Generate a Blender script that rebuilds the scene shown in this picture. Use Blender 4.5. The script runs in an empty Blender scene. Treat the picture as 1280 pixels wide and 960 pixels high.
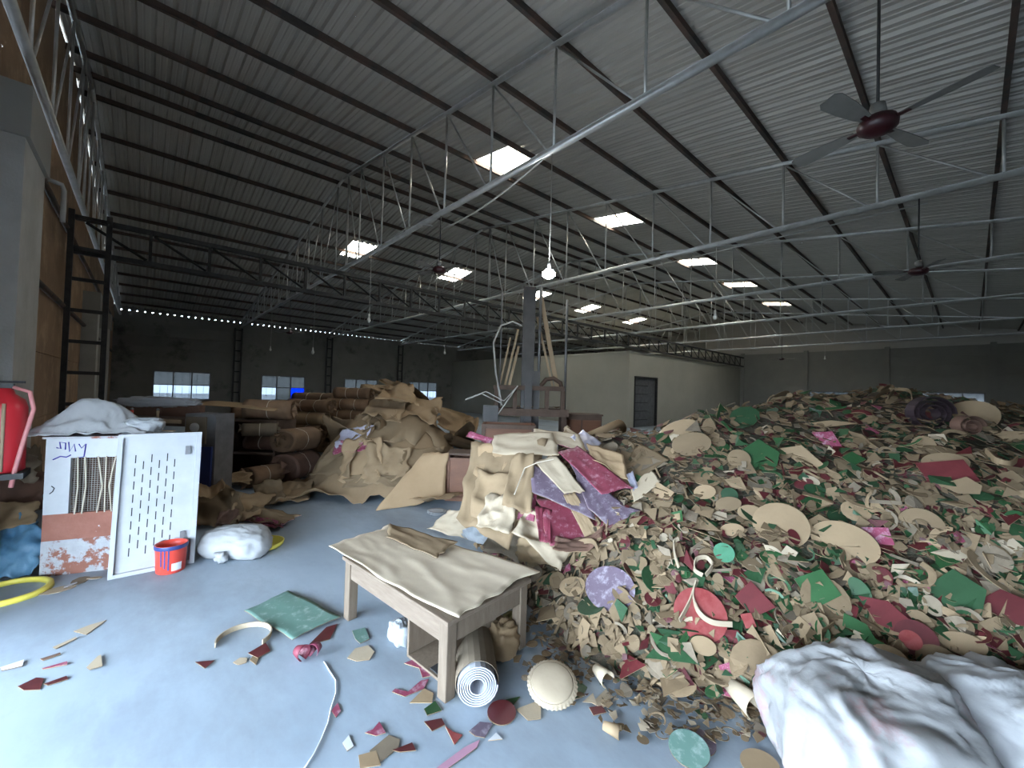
import bpy, bmesh, math, random
from mathutils import Vector, Matrix, noise
R = math.radians
SC = bpy.context.scene
COL = SC.collection
# ------------------------------------------------------------------ camera
CAMH = 1.8
FPX = 513.3
def _axes():
    a, p, r = R(41.838), R(1.165), R(1.694)
    fwd = Vector((math.sin(a), math.cos(a), 0)); right = Vector((math.cos(a), -math.sin(a), 0)); up = Vector((0, 0, 1))
    f2 = fwd*math.cos(p) + up*math.sin(p); u2 = -fwd*math.sin(p) + up*math.cos(p)
    return right*math.cos(r) + u2*math.sin(r), -right*math.sin(r) + u2*math.cos(r), f2
RT, UP, FW = _axes()
cam_d = bpy.data.cameras.new('camera'); cam = bpy.data.objects.new('camera', cam_d); COL.objects.link(cam)
cam_d.sensor_width = 36; cam_d.lens = FPX/1280*36; cam_d.clip_start = 0.05; cam_d.clip_end = 300
m = Matrix((RT, UP, -FW)).transposed().to_4x4(); m.translation = (0, 0, CAMH); cam.matrix_world = m
SC.camera = cam
# ------------------------------------------------------------------ view, world, lights
SC.view_settings.view_transform = 'Standard'; SC.view_settings.look = 'None'
SC.view_settings.gamma = 1.0; SC.view_settings.use_curve_mapping = False
SC.view_settings.exposure = 0.0
W = bpy.data.worlds.new('world'); SC.world = W; W.use_nodes = True
bg = W.node_tree.nodes['Background']; bg.inputs[0].default_value = (0.66, 0.82, 1.0, 1); bg.inputs[1].default_value = 36.0
def portal(loc, rot, sx, sy):
    l = bpy.data.lights.new('daylight_portal', 'AREA'); l.shape = 'RECTANGLE'; l.size = sx; l.size_y = sy; l.cycles.is_portal = True
    o = bpy.data.objects.new('daylight_portal', l); COL.objects.link(o); o.location = loc; o.rotation_euler = rot
portal((-1.5, 1.5, 1.1), (0, R(-90), 0), 2.2, 6.0)         # loading doorway in the left wall beside the camera
# geometry of the picture, used to place things in the room
def ray(x, y): return FW + RT*((x-640)/FPX) - UP*((y-480)/FPX)
O = Vector((0, 0, CAMH))
def atz(x, y, z=0.0): d = ray(x, y); return O + d*((z-CAMH)/d.z)
def atx(x, y, X): d = ray(x, y); return O + d*(X/d.x)
def aty(x, y, Y): d = ray(x, y); return O + d*(Y/d.y)
def atd(x, y, D): return O + ray(x, y)*D
def proj(p):
    v = Vector(p) - O; d = v.dot(FW)
    return 640 + FPX*v.dot(RT)/d, 480 - FPX*v.dot(UP)/d, d
# ------------------------------------------------------------------ materials
MATS = {}
def mat(name, col, rough=0.7, metal=0.0, col2=None, scale=6.0, amount=0.5, bump=0.0, bscale=40.0, detail=6, spec=0.4, col3=None, scale3=2.0, lo3=0.5, hi3=0.6, stretch=None, transmission=0.0, var=0.0, emit=None, estr=0.0):
    if name in MATS: return MATS[name]
    M = bpy.data.materials.new(name); M.use_nodes = True; MATS[name] = M
    nt = M.node_tree; N = nt.nodes; L = nt.links; b = N['Principled BSDF']
    b.inputs['Base Color'].default_value = (*col, 1); b.inputs['Roughness'].default_value = rough; b.inputs['Metallic'].default_value = metal
    b.inputs['Specular IOR Level'].default_value = spec
    tc = N.new('ShaderNodeTexCoord'); src = tc.outputs['Object']
    if stretch:
        mp = N.new('ShaderNodeMapping'); mp.inputs['Scale'].default_value = stretch; L.new(src, mp.inputs[0]); src = mp.outputs[0]
    out = None
    if col2:
        n = N.new('ShaderNodeTexNoise'); n.inputs['Scale'].default_value = scale; n.inputs['Detail'].default_value = detail; n.inputs['Roughness'].default_value = 0.62
        L.new(src, n.inputs['Vector'])
        r = N.new('ShaderNodeValToRGB'); r.color_ramp.elements[0].position = 0.5-amount*0.35; r.color_ramp.elements[1].position = 0.5+amount*0.35
        r.color_ramp.elements[0].color = (*col, 1); r.color_ramp.elements[1].color = (*col2, 1)
        L.new(n.outputs[0], r.inputs[0]); out = r.outputs[0]
        if col3:
            n3 = N.new('ShaderNodeTexNoise'); n3.inputs['Scale'].default_value = scale3; n3.inputs['Detail'].default_value = 8; n3.inputs['Roughness'].default_value = 0.7
            L.new(src, n3.inputs['Vector'])
            r3 = N.new('ShaderNodeValToRGB'); r3.color_ramp.elements[0].position = lo3; r3.color_ramp.elements[1].position = hi3
            L.new(n3.outputs[0], r3.inputs[0])
            mx = N.new('ShaderNodeMix'); mx.data_type = 'RGBA'; L.new(r3.outputs[0], mx.inputs[0]); L.new(out, mx.inputs[6]); mx.inputs[7].default_value = (*col3, 1)
            out = mx.outputs[2]
        L.new(out, b.inputs['Base Color'])
    if var:
        oi = N.new('ShaderNodeObjectInfo'); mr = N.new('ShaderNodeMapRange'); mr.inputs[3].default_value = 1-var; mr.inputs[4].default_value = 1+var*0.6; L.new(oi.outputs['Random'], mr.inputs[0])
        vm = N.new('ShaderNodeMix'); vm.data_type = 'RGBA'; vm.blend_type = 'MULTIPLY'; vm.inputs[0].default_value = 1.0
        if out is not None: L.new(out, vm.inputs[6])
        else: vm.inputs[6].default_value = (*col, 1)
        L.new(mr.outputs[0], vm.inputs[7]); L.new(vm.outputs[2], b.inputs['Base Color'])
    if bump:
        nb = N.new('ShaderNodeTexNoise'); nb.inputs['Scale'].default_value = bscale; nb.inputs['Detail'].default_value = 5; L.new(src, nb.inputs['Vector'])
        bp = N.new('ShaderNodeBump'); bp.inputs['Strength'].default_value = bump; bp.inputs['Distance'].default_value = 0.02
        L.new(nb.outputs[0], bp.inputs['Height']); L.new(bp.outputs[0], b.inputs['Normal'])
    if transmission: b.inputs['Transmission Weight'].default_value = transmission
    if emit: b.inputs['Emission Color'].default_value = (*emit, 1); b.inputs['Emission Strength'].default_value = estr
    return M
def thin_mat(name, col, tint, glossy=0.06, translucent=0.0):
    M = bpy.data.materials.new(name); M.use_nodes = True; MATS[name] = M
    nt = M.node_tree; N = nt.nodes; L = nt.links; N.remove(N['Principled BSDF'])
    o = N['Material Output']; t = N.new('ShaderNodeBsdfTransparent'); t.inputs[0].default_value = (*tint, 1)
    g = N.new('ShaderNodeBsdfGlossy'); g.inputs['Roughness'].default_value = 0.08
    mx = N.new('ShaderNodeMixShader'); mx.inputs[0].default_value = glossy; L.new(t.outputs[0], mx.inputs[1]); L.new(g.outputs[0], mx.inputs[2]); s = mx.outputs[0]
    if translucent:
        tr = N.new('ShaderNodeBsdfTranslucent'); tr.inputs[0].default_value = (*col, 1)
        m2 = N.new('ShaderNodeMixShader'); m2.inputs[0].default_value = translucent; L.new(s, m2.inputs[1]); L.new(tr.outputs[0], m2.inputs[2]); s = m2.outputs[0]
    L.new(s, o.inputs[0]); return M
M_floor = mat('concrete_floor', (0.265, 0.322, 0.385), 0.6, col2=(0.345, 0.405, 0.47), scale=1.6, amount=0.55, bump=0.025, bscale=14, detail=9, col3=(0.215, 0.245, 0.275), scale3=0.7, lo3=0.46, hi3=0.66, stretch=(1.0, 0.45, 1))
M_roof = mat('galvanised_sheet', (0.60, 0.575, 0.53), 0.5, 0.2, col2=(0.46, 0.44, 0.405), scale=1.3, amount=0.8, stretch=(1, 0.25, 1))
M_sky = thin_mat('skylight_sheet_plastic', (1.0, 0.80, 0.58), (1.0, 0.82, 0.62), 0.05, 0.35)
M_rust = mat('rusty_red_oxide_steel', (0.095, 0.08, 0.068), 0.75, 0.1, col2=(0.14, 0.085, 0.068), scale=2.2, amount=0.5, col3=(0.07, 0.065, 0.06), scale3=1.0, lo3=0.48, hi3=0.56)
M_pipe = mat('grey_painted_pipe', (0.66, 0.66, 0.645), 0.30, 0.45, col2=(0.50, 0.50, 0.485), scale=5, amount=0.6)
M_black = mat('black_painted_steel', (0.025, 0.026, 0.028), 0.55, 0.2, col2=(0.05, 0.05, 0.05), scale=8)
M_wall = mat('dark_precast_concrete', (0.22, 0.217, 0.20), 0.9, col2=(0.28, 0.275, 0.255), scale=1.2, amount=0.8, bump=0.15, col3=(0.09, 0.09, 0.088), scale3=0.8, lo3=0.55, hi3=0.7)
M_wallr = mat('grey_precast_concrete', (0.28, 0.28, 0.26), 0.9, col2=(0.34, 0.335, 0.31), scale=1.2, amount=0.8, bump=0.15)
M_brown = mat('brown_stained_panel', (0.34, 0.22, 0.13), 0.85, col2=(0.22, 0.145, 0.095), scale=1.1, amount=0.9, bump=0.2, col3=(0.42, 0.29, 0.18), scale3=1.7, lo3=0.5, hi3=0.65)
M_pillar = mat('whitewashed_concrete', (0.52, 0.52, 0.50), 0.9, col2=(0.38, 0.37, 0.34), scale=2.0, amount=0.7, bump=0.3)
M_cream = mat('cream_plaster', (0.46, 0.45, 0.39), 0.9, col2=(0.38, 0.37, 0.32), scale=0.7, amount=0.8)
M_glass = thin_mat('window_glass', (0.8, 0.85, 0.9), (0.19, 0.20, 0.215), 0.06)
M_frost = thin_mat('dimmed_window_glass', (0.6, 0.62, 0.62), (0.05, 0.051, 0.051), 0.05, 0.05)  # low tint here and above only holds down the outdoor brightness
M_alu = mat('aluminium_frame', (0.25, 0.25, 0.26), 0.45, 0.6, col2=(0.18, 0.18, 0.19), scale=6)
M_yard = mat('pale_yard_ground', (0.33, 0.32, 0.30), 0.9, col2=(0.26, 0.26, 0.24), scale=0.5)
# ------------------------------------------------------------------ mesh helpers
class MB:
    def __init__(s): s.v = []; s.f = []; s.mi = []; s.sm = []
    def add(s, verts, faces, mi=0, smooth=False):
        o = len(s.v); s.v += [Vector(q) for q in verts]
        for f in faces: s.f.append([i+o for i in f]); s.mi.append(mi); s.sm.append(smooth)
        return s
    def box(s, c, d, rot=None, mi=0):
        c = Vector(c); hx, hy, hz = d[0]/2, d[1]/2, d[2]/2
        vs = [Vector((x, y, z)) for x in (-hx, hx) for y in (-hy, hy) for z in (-hz, hz)]
        if rot is not None: vs = [rot @ q for q in vs]
        return s.add([q+c for q in vs], [(0,1,3,2),(4,6,7,5),(0,4,5,1),(2,3,7,6),(0,2,6,4),(1,5,7,3)], mi)
    def bbox(s, x0, x1, y0, y1, z0, z1, mi=0): return s.box(((x0+x1)/2, (y0+y1)/2, (z0+z1)/2), (x1-x0, y1-y0, z1-z0), None, mi)
    def bevbox(s, c, d, b=0.01, rot=None, mi=0):
        bm = bmesh.new(); bmesh.ops.create_cube(bm, size=1.0); bmesh.ops.scale(bm, vec=d, verts=bm.verts)
        bmesh.ops.bevel(bm, geom=bm.edges[:], offset=b, segments=2, affect='EDGES', profile=0.5)
        bm.verts.index_update(); c = Vector(c)
        vs = [((rot @ v.co) if rot is not None else v.co)+c for v in bm.verts]; fs = [[v.index for v in f.verts] for f in bm.faces]; bm.free()
        return s.add(vs, fs, mi)
    def tube(s, pts, r, n=8, mi=0, caps=True, closed=False, smooth=True):
        pts = [Vector(p) for p in pts]; rs = r if isinstance(r, (list, tuple)) else [r]*len(pts); vs = []; fs = []; k = len(pts); ref = None
        for i, p in enumerate(pts):
            if closed: t = (pts[(i+1) % k]-pts[i-1])
            else: t = (pts[min(i+1, k-1)]-pts[max(i-1, 0)])
            t = t.normalized() if t.length > 1e-9 else Vector((0, 0, 1))
            if ref is None:
                a = Vector((0, 0, 1)) if abs(t.z) < 0.9 else Vector((1, 0, 0)); ref = t.cross(a).normalized()
            ref = (ref - t*ref.dot(t)).normalized(); b = t.cross(ref)
            for j in range(n):
                a = 2*math.pi*j/n; vs.append(p + (ref*math.cos(a)+b*math.sin(a))*rs[i])
        for i in range(k if closed else k-1):
            for j in range(n):
                i2 = (i+1) % k; fs.append((i*n+j, i*n+(j+1) % n, i2*n+(j+1) % n, i2*n+j))
        s.add(vs, fs, mi, smooth)
        if caps and not closed:
            o = len(s.v)-k*n; s.f.append([o+j for j in range(n)][::-1]); s.mi.append(mi); s.sm.append(False)
            s.f.append([o+(k-1)*n+j for j in range(n)]); s.mi.append(mi); s.sm.append(False)
        return s
    def lathe(s, prof, c=(0, 0, 0), n=20, mi=0, rot=None, smooth=True, cap=True):
        c = Vector(c); vs = []; fs = []; k = len(prof)
        for r_, z in prof:
            for j in range(n):
                a = 2*math.pi*j/n; q = Vector((r_*math.cos(a), r_*math.sin(a), z)); vs.append((rot @ q if rot is not None else q)+c)
        for i in range(k-1):
            for j in range(n): fs.append((i*n+j, i*n+(j+1) % n, (i+1)*n+(j+1) % n, (i+1)*n+j))
        if cap: fs.append(list(range(n))[::-1]); fs.append([(k-1)*n+j for j in range(n)])
        return s.add(vs, fs, mi, smooth)
    def prism(s, poly, th, M=None, mi=0, mi2=None, bend=0.0):
        """flat polygon (list of xy) of thickness th, placed by matrix M; bend lifts it into a curl along x"""
        k = len(poly); vs = []
        for z in (0, th):
            for x, y in poly: q = Vector((x, y, z+bend*x*x)); vs.append(M @ q if M is not None else q)
        o = len(s.v); s.v += vs
        s.f.append([o+i for i in range(k)][::-1]); s.mi.append(mi if mi2 is None else mi2); s.sm.append(False)
        s.f.append([o+k+i for i in range(k)]); s.mi.append(mi); s.sm.append(False)
        for i in range(k):
            j = (i+1) % k; s.f.append([o+i, o+j, o+k+j, o+k+i]); s.mi.append(mi); s.sm.append(False)
        return s
    def mesh(s, name, mats, off=None):
        me = bpy.data.meshes.new(name); vs = s.v if off is None else [q-off for q in s.v]
        me.from_pydata([tuple(q) for q in vs], [], s.f)
        for q in (mats if isinstance(mats, (list, tuple)) else [mats]): me.materials.append(q)
        if any(s.mi): me.polygons.foreach_set('material_index', s.mi)
        me.polygons.foreach_set('use_smooth', s.sm); me.update(); return me
    def build(s, name, mats, parent=None, loc=None):
        """world coordinates in; parents are never rotated, so a part only subtracts where its parents stand"""
        off = Vector((0, 0, 0)); p = parent
        while p is not None: off += p.location; p = p.parent
        l = Vector(loc) - off if loc is not None else Vector((0, 0, 0))
        o = bpy.data.objects.new(name, s.mesh(name, mats, off+l)); o.location = l; COL.objects.link(o)
        if parent is not None: o.parent = parent
        return o
def tag(o, label=None, cat=None, group=None, kind=None):
    if label: o['label'] = label
    if cat: o['category'] = cat
    if group: o['group'] = group
    if kind: o['kind'] = kind
    return o
def thing(name, label, cat, loc=(0, 0, 0), group=None, kind=None):
    o = bpy.data.objects.new(name, None); o.empty_display_size = 0.1; COL.objects.link(o); o.location = loc
    return tag(o, label, cat, group, kind)
def struct(name, loc=(0, 0, 0), label=None): return tag(thing(name, None, None, loc), label=label, kind='structure')
def copy_tree(o, parent=None):
    c = o.copy(); COL.objects.link(c); c.parent = parent
    for ch in list(o.children): copy_tree(ch, c)
    return c
def inst(o, loc, rot=None, scale=None, parent=None, name=None):
    c = bpy.data.objects.new(name or o.name.split('.')[0], o.data); COL.objects.link(c); c.location = loc
    if rot is not None: c.rotation_euler = rot
    if scale is not None: c.scale = scale
    if parent is not None: c.parent = parent
    return c
def nz(x, y, z=0.0, s=1.0): return noise.noise(Vector((x*s, y*s, z*s)))
def fbm(x, y, z=0.0, o=4): return noise.fractal(Vector((x, y, z)), 1.0, 2.0, o)
# ------------------------------------------------------------------ structure
XL, XR, YN, YF = -1.35, 37.2, -4.6, 30.7
RIDGE_Y, RIDGE_Z, SL = 13.0, 8.3, 0.145
def roofz(y): return RIDGE_Z - SL*abs(y-RIDGE_Y)
g = tag(MB().bbox(-60, 90, -60, 90, -0.12, -0.02).build('yard_ground', M_yard), kind='structure')
floor = tag(MB().bbox(XL, XR, YN, YF, -0.1, 0.0).build('floor', M_floor), 'bluish grey smooth concrete floor', kind='structure')
# --- roof: ribbed sheets, plastic skylight sheets and purlins all belong to the ceiling
ceil = struct('ceiling')
def sheet_mesh(y0, y1, name, m, w=1.0, z_off=0.13):
    prof = []
    for k in range(4):
        x = k*w/4
        prof += [(x, 0), (x+0.06*w, 0), (x+0.068*w, 0.010), (x+0.086*w, 0.010), (x+0.094*w, 0), (x+0.15*w, 0), (x+0.172*w, 0.045), (x+0.222*w, 0.045)]
    prof.append((w, 0.0)); b = MB(); vs = []
    for y in (y0, y1):
        for x, z in prof: vs.append((x, y, roofz(y)+z_off+z))
    n = len(prof); b.add(vs, [(i, i+1, n+i+1, n+i) for i in range(n-1)])
    return b.mesh(name, m)
rows = [(YN-0.3, 7.15), (7.15, 8.65), (8.65, 13.0), (13.0, 17.0), (17.0, 18.5), (18.5, YF+0.3)]
SKYX = {6.2, 11.2, 17.2, 22.2, 28.2}
nx = 39
for ri, (y0, y1) in enumerate(rows):
    me = sheet_mesh(y0, y1, 'roof_sheet', M_roof); mk = sheet_mesh(y0, y1, 'skylight_sheet', M_sky) if ri in (1, 4) else None
    for k in range(nx):
        x = XL-0.45+k; sk = False
        if mk is not None:
            for q in SKYX:
                if abs(x-q) < 0.5: sk = True
        o = bpy.data.objects.new('skylight_sheet' if sk else 'roof_sheet', mk if sk else me); COL.objects.link(o); o.location = (x, 0, 0); o.parent = ceil
        if sk: o['label'] = 'white translucent skylight sheet'; portal((x+0.5, (y0+y1)/2, roofz((y0+y1)/2)+0.25), (0, 0, 0), 1.0, 1.5)
PUR = [-0.33-1.485*2, -0.33-1.485] + [-0.33+1.485*k for k in range(9)] + [12.55, 13.45] + [14.95+1.485*k for k in range(11)]
pm = MB().bbox(XL, XR, -0.03, 0.03, 0.02, 0.125)
pm.bbox(XL, XR, -0.03, 0.035, 0.02, 0.03); pmesh = pm.mesh('purlin', M_rust)
for y in PUR:
    o = bpy.data.objects.new('purlin', pmesh); COL.objects.link(o); o.location = (0, y, roofz(y)); o.parent = ceil
MB().bbox(XL, XR, 12.75, 13.25, RIDGE_Z+0.13, RIDGE_Z+0.2).build('ridge_cap', M_roof, ceil)
# --- trusses
ZB = 5.4
TX = [-1.09+5.47*k for k in range(7)]
def make_truss():
    t = thing('roof_truss', 'x', 'roof truss', (0, RIDGE_Y, ZB))
    for y0, y1 in ((YN+0.1, 13.0), (13.0, YF-0.1)):
        MB().tube([(0, y0, roofz(y0)-0.03), (0, y1, roofz(y1)-0.03)], 0.045, 8).build('top_chord', M_pipe, t)
    MB().tube([(0, YN+0.1, ZB), (0, YF-0.1, ZB)], 0.055, 10).build('bottom_chord', M_pipe, t)
    ys = [y for y in PUR if y < 12.6][2:]; ys2 = [y for y in PUR if y > 13.4]
    ys = ys + [12.55]; 
    for q in sorted(set(ys + ys2)):
        if roofz(q)-ZB < 0.25: continue
        MB().tube([(0, q, ZB), (0, q, roofz(q)-0.03)], 0.022, 6).build('vertical', M_pipe, t)
    for a, b_ in list(zip(ys[1:], ys[:-1])) + list(zip(ys2[:-1], ys2[1:])):
        if roofz(a)-ZB < 0.35: continue
        MB().tube([(0, a, roofz(a)-0.05), (0, b_+(0.12 if b_ < a else -0.12), ZB+0.03)], 0.018, 6).build('diagonal', M_pipe, t)
    return t
tl = ['grey pipe roof truss hugging the brown left wall', 'nearest overhead grey pipe truss, its thick bright bottom pipe crossing the top centre', 'second overhead pipe truss, just beyond the big ceiling fan', 'third overhead pipe truss counted from the camera', 'fourth overhead pipe truss counted from the camera', 'fifth overhead pipe truss counted from the camera', 'farthest overhead pipe truss, next to the grey right wall']
t0 = make_truss(); t0.location.x = TX[0]
for i in range(7):
    t = t0 if i == 0 else copy_tree(t0)
    t.location.x = TX[i]; t['label'] = tl[i]; t['group'] = 'roof trusses'
# --- long lattice girder under the ridge
GY = 12.6
gd = thing('lattice_girder', 'long dark lattice girder running below the ridge from the left wall column', 'girder', (-1.1, GY, 4.5))
MB().bbox(-1.2, XR-0.2, GY-0.05, GY+0.05, 5.17, 5.27).build('top_chord', M_black, gd)
MB().bbox(-1.2, XR-0.2, GY-0.05, GY+0.05, 4.45, 4.55).build('bottom_chord', M_black, gd)
vmesh = None
for k in range(35):
    x = -1.1+1.1*k
    o = MB().bbox(x-0.03, x+0.03, GY-0.03, GY+0.03, 4.55, 5.17)
    if k > 0: o.build('vertical', M_black, gd)
    x2 = x+1.1
    a = Vector((x+0.06, GY, 5.15)); b_ = Vector((x2-0.06, GY, 4.57)); 
    if x2 < XR-0.1: MB().tube([a, b_], 0.03, 4, smooth=False).build('diagonal', M_black, gd)
def lattice_column(x, y, z1, label, along='y', w=0.42, group=None):
    c = thing('lattice_column', label, 'column', (x, y, 0), group)
    dx, dy = (0, w/2) if along == 'y' else (w/2, 0)
    for s in (-1, 1): MB().bbox(x+s*dx-0.045, x+s*dx+0.045, y+s*dy-0.045, y+s*dy+0.045, 0, z1).build('leg', M_black, c)
    n = int(z1/0.62)
    for k in range(1, n+1):
        z = k*z1/(n+0.2); MB().bbox(x-max(dx, 0.03), x+max(dx, 0.03), y-max(dy, 0.03), y+max(dy, 0.03), z-0.035, z+0.035).build('rung', M_black, c)
    return c
lattice_column(-0.95, 12.35, 5.3, 'black lattice column with ladder rungs against the brown left wall', 'x', 0.56)
# --- far wall (precast planks between black columns) with four windows
def plank_wall(name, axis, fixed, lo, hi, z0, z1, holes, m, ph=0.62, seg=5.43, start=0.0, gap=0.012, th=0.14, inward=1):
    """horizontal precast planks, each an object; holes = (lo, hi, z0, z1) are left open"""
    st = struct(name); n = max(1, round((z1-z0)/ph)); h = (z1-z0)/n
    cuts = [lo]; q = start
    while q <= lo: q += seg
    while q < hi-0.3: cuts.append(q); q += seg
    cuts.append(hi)
    for i in range(n):
        a, b_ = z0+i*h, z0+(i+1)*h
        for c0, c1 in zip(cuts[:-1], cuts[1:]):
            spans = [(c0, c1, a, b_)]
            for hl in holes:
                ns = []
                for (p0, p1, q0, q1) in spans:
                    if hl[1] <= p0 or hl[0] >= p1 or hl[3] <= q0 or hl[2] >= q1: ns.append((p0, p1, q0, q1)); continue
                    if hl[0] > p0: ns.append((p0, hl[0], q0, q1))
                    if hl[1] < p1: ns.append((hl[1], p1, q0, q1))
                    m0, m1 = max(p0, hl[0]), min(p1, hl[1])
                    if hl[2] > q0: ns.append((m0, m1, q0, hl[2]))
                    if hl[3] < q1: ns.append((m0, m1, hl[3], q1))
                spans = ns
            for (p0, p1, q0, q1) in spans:
                b = MB(); d = inward*random.uniform(0, 0.012)
                lo_, hi_ = (fixed-th/2+d, fixed+th/2+d)
                if axis == 'x': b.bbox(p0+gap/3, p1-gap/3, lo_, hi_, q0+gap/2, q1-gap/2)
                else: b.bbox(lo_, hi_, p0+gap/3, p1-gap/3, q0+gap/2, q1-gap/2)
                b.build('wall_panel', m, st)
    # backing so that the joints are recessed but closed
    return st
random.seed(3)
EZ = roofz(YF)+0.02
def rects_minus(lo, hi, z0, z1, holes):
    xs = sorted({lo, hi} | {h[0] for h in holes if lo < h[0] < hi} | {h[1] for h in holes if lo < h[1] < hi}); out = []
    for a, b_ in zip(xs[:-1], xs[1:]):
        zs = sorted([(h[2], h[3]) for h in holes if h[0] < b_-1e-4 and h[1] > a+1e-4]); c = z0
        for p, q in zs:
            if p > c: out.append((a, b_, c, p))
            c = max(c, q)
        if c < z1: out.append((a, b_, c, z1))
    return out
def backing(st, axis, fixed, lo, hi, z0, z1, holes, m, th=0.06):
    b = MB()
    for (a, c, p, q) in rects_minus(lo, hi, z0, z1, holes):
        if axis == 'x': b.bbox(a, c, fixed-th/2, fixed+th/2, p, q)
        else: b.bbox(fixed-th/2, fixed+th/2, a, c, p, q)
    b.build('wall_core', m, st)
FW_ = [(0.35, 3.0, 0.8, 2.45), (5.65, 8.3, 0.8, 2.45), (10.95, 13.5, 0.9, 2.45), (16.2, 18.85, 0.9, 2.45)]
wf = plank_wall('wall_far', 'x', YF+0.07, XL-0.14, XR, 0.0, EZ-0.1, FW_, M_wall, start=TX[0], inward=-1)
backing(wf, 'x', YF+0.07, XL-0.14, XR+0.14, 0.0, EZ-0.1, FW_, M_wall)
# eave packing: blocks that leave the little row of daylight holes under the roof
eb = MB(); 
for k in range(120):
    x = XL+0.32*k; eb.bbox(x, x+0.32-0.06, YF+0.0, YF+0.14, EZ-0.1, EZ+0.16)
    eb.bbox(x+0.26, x+0.32, YF, YF+0.14, EZ-0.04, EZ+0.16)
eb.build('eave_packing', M_wall, wf)
def window(n, axis, pos, a, b_, z0, z1, cols, blue=False, slide=1):
    """aluminium window set in a wall; axis x: runs along x at y=pos"""
    P = (lambda u, d, z: (u, pos+d, z)) if axis == 'x' else (lambda u, d, z: (pos+d, u, z))
    def bar(u0, u1, d0, d1, q0, q1, name, m, par):
        p, q = P(u0, d0, q0), P(u1, d1, q1)
        return MB().bbox(min(p[0], q[0]), max(p[0], q[0]), min(p[1], q[1]), max(p[1], q[1]), q0, q1).build(name, m, par)
    w = struct('window_%d' % n, P((a+b_)/2, 0, z0)); t = 0.06
    fr = MB()
    for (u0, u1, q0, q1) in ((a, a+t, z0, z1), (b_-t, b_, z0, z1), (a+t, b_-t, z0, z0+t), (a+t, b_-t, z1-t, z1)):
        p, q = P(u0, -0.05, q0), P(u1, 0.1, q1); fr.bbox(min(p[0], q[0]), max(p[0], q[0]), min(p[1], q[1]), max(p[1], q[1]), q0, q1)
    f = fr.build('window_frame', M_alu, w)
    zm = z0+(z1-z0)*0.52
    for k in range(cols):
        u0 = a+t+(b_-a-2*t)*k/cols; u1 = a+t+(b_-a-2*t)*(k+1)/cols
        if k: bar(u0-0.03, u0+0.03, -0.03, 0.06, z0+t, z1-t, 'mullion', M_alu, w)
        bar(u0, u1, 0.02, 0.03, zm, z1-t, 'pane', M_frost, w)
        if blue and k == cols-1: bar(u0, u1, 0.02, 0.03, z0+t, zm, 'pane', M_blue, w)['label'] = 'bright blue pane'
        elif blue and k == 1: bar(u0, u1, 0.02, 0.03, z0+t, zm, 'pane', M_frost, w)
        else: bar(u0, u1, 0.02, 0.03, z0+t, zm, 'pane', M_glass, w)
    bar(a+t, b_-t, -0.02, 0.05, zm-0.025, zm+0.025, 'transom', M_alu, w)
    for k in range(1, 8): 
        u = a+(b_-a)*k/8; bar(u-0.008, u+0.008, 0.07, 0.085, z0+t, z1-t, 'grille_bar', M_black, w)
    return w
M_blue = thin_mat('blue_tinted_pane', (0.03, 0.14, 0.6), (0.006, 0.045, 0.26), 0.04, 0.01)
for i, h in enumerate(FW_): window(i+1, 'x', YF+0.03, *h, 3, blue=(i == 1))
for i, x in enumerate(TX[1:4]):
    lattice_column(x-0.1, YF-0.2, 5.3, ['black lattice column between the two leftmost far windows', 'black lattice column right of the window with the blue pane', 'black lattice column between the two farthest right windows of the far wall'][i], 'x', 0.36, 'far wall columns')
# --- right wall
RW = [(-0.6, 2.1, 1.2, 2.6), (5.75, 8.1, 1.2, 2.55)]
wr = plank_wall('wall_right', 'y', XR+0.07, YN, YF, 0.0, 5.5, RW, M_wallr, seg=4.5, start=-0.8, inward=-1)
backing(wr, 'y', XR+0.07, YN, YF, 0.0, 5.5, RW, M_wallr)
b = MB(); b.add([(XR, YN, 5.4), (XR, YF, 5.4), (XR, YF, roofz(YF)+.15), (XR, 13, 8.45), (XR, YN, roofz(YN)+.15)], [(0, 1, 2, 3, 4)]); b.build('gable_sheet', M_roof, wr)
for i, h in enumerate(RW): window(5+i, 'y', XR+0.03, *h, 3)
pl = None
for y in (-0.9, 3.75, 8.3, 12.7): MB().bbox(XR-0.16, XR, y-0.13, y+0.13, 0, 5.6).build('pilaster', M_wallr, wr)
# --- left wall: brown panels and whitewashed pillars, open doorway beside the camera
LH = [(-1.5, 4.5, 0.0, 2.2), (8.65, 9.9, 0.7, 2.75)]
wl = plank_wall('wall_left', 'y', XL-0.07, YN, YF+0.0, 0.0, 5.6, LH, M_brown, ph=1.1, seg=5.43, start=2.0, inward=1)
backing(wl, 'y', XL-0.07, YN, YF, 0.0, 5.6, LH, M_brown)
b = MB(); b.add([(XL, YN, 5.6), (XL, YF, 5.6), (XL, YF, roofz(YF)+.15), (XL, 13, 8.45), (XL, YN, roofz(YN)+.15)], [(4, 3, 2, 1, 0)]); b.build('gable_sheet', M_brown, wl)
for y0, y1, zt in ((6.7, 7.85, 4.35), (16.3, 16.9, 3.7), (21.3, 21.9, 3.7)):
    pb = MB().bbox(XL, XL+0.32, y0, y1, 0, zt); p_ = pb.build('pillar', M_pillar, wl)
    MB().bbox(XL, XL+0.36, y0-0.04, y1+0.02, zt, zt+0.55).build('pillar_capital', M_wallr, p_)
MB().tube([(XL+0.3, 8.2, 4.45), (XL+0.42, 8.25, 4.44), (XL+0.44, 8.3, 4.38), (XL+0.44, 8.3, 3.95)], 0.03, 8).build('drain_pipe', M_pillar, wl)
for z in (3.3, 4.9): MB().tube([(XL+0.06, 8, z), (XL+0.06, 30, z)], 0.05, 6).build('wall_rail', M_rust, wl)
window(7, 'y', XL-0.1, *LH[1], 3)
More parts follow.
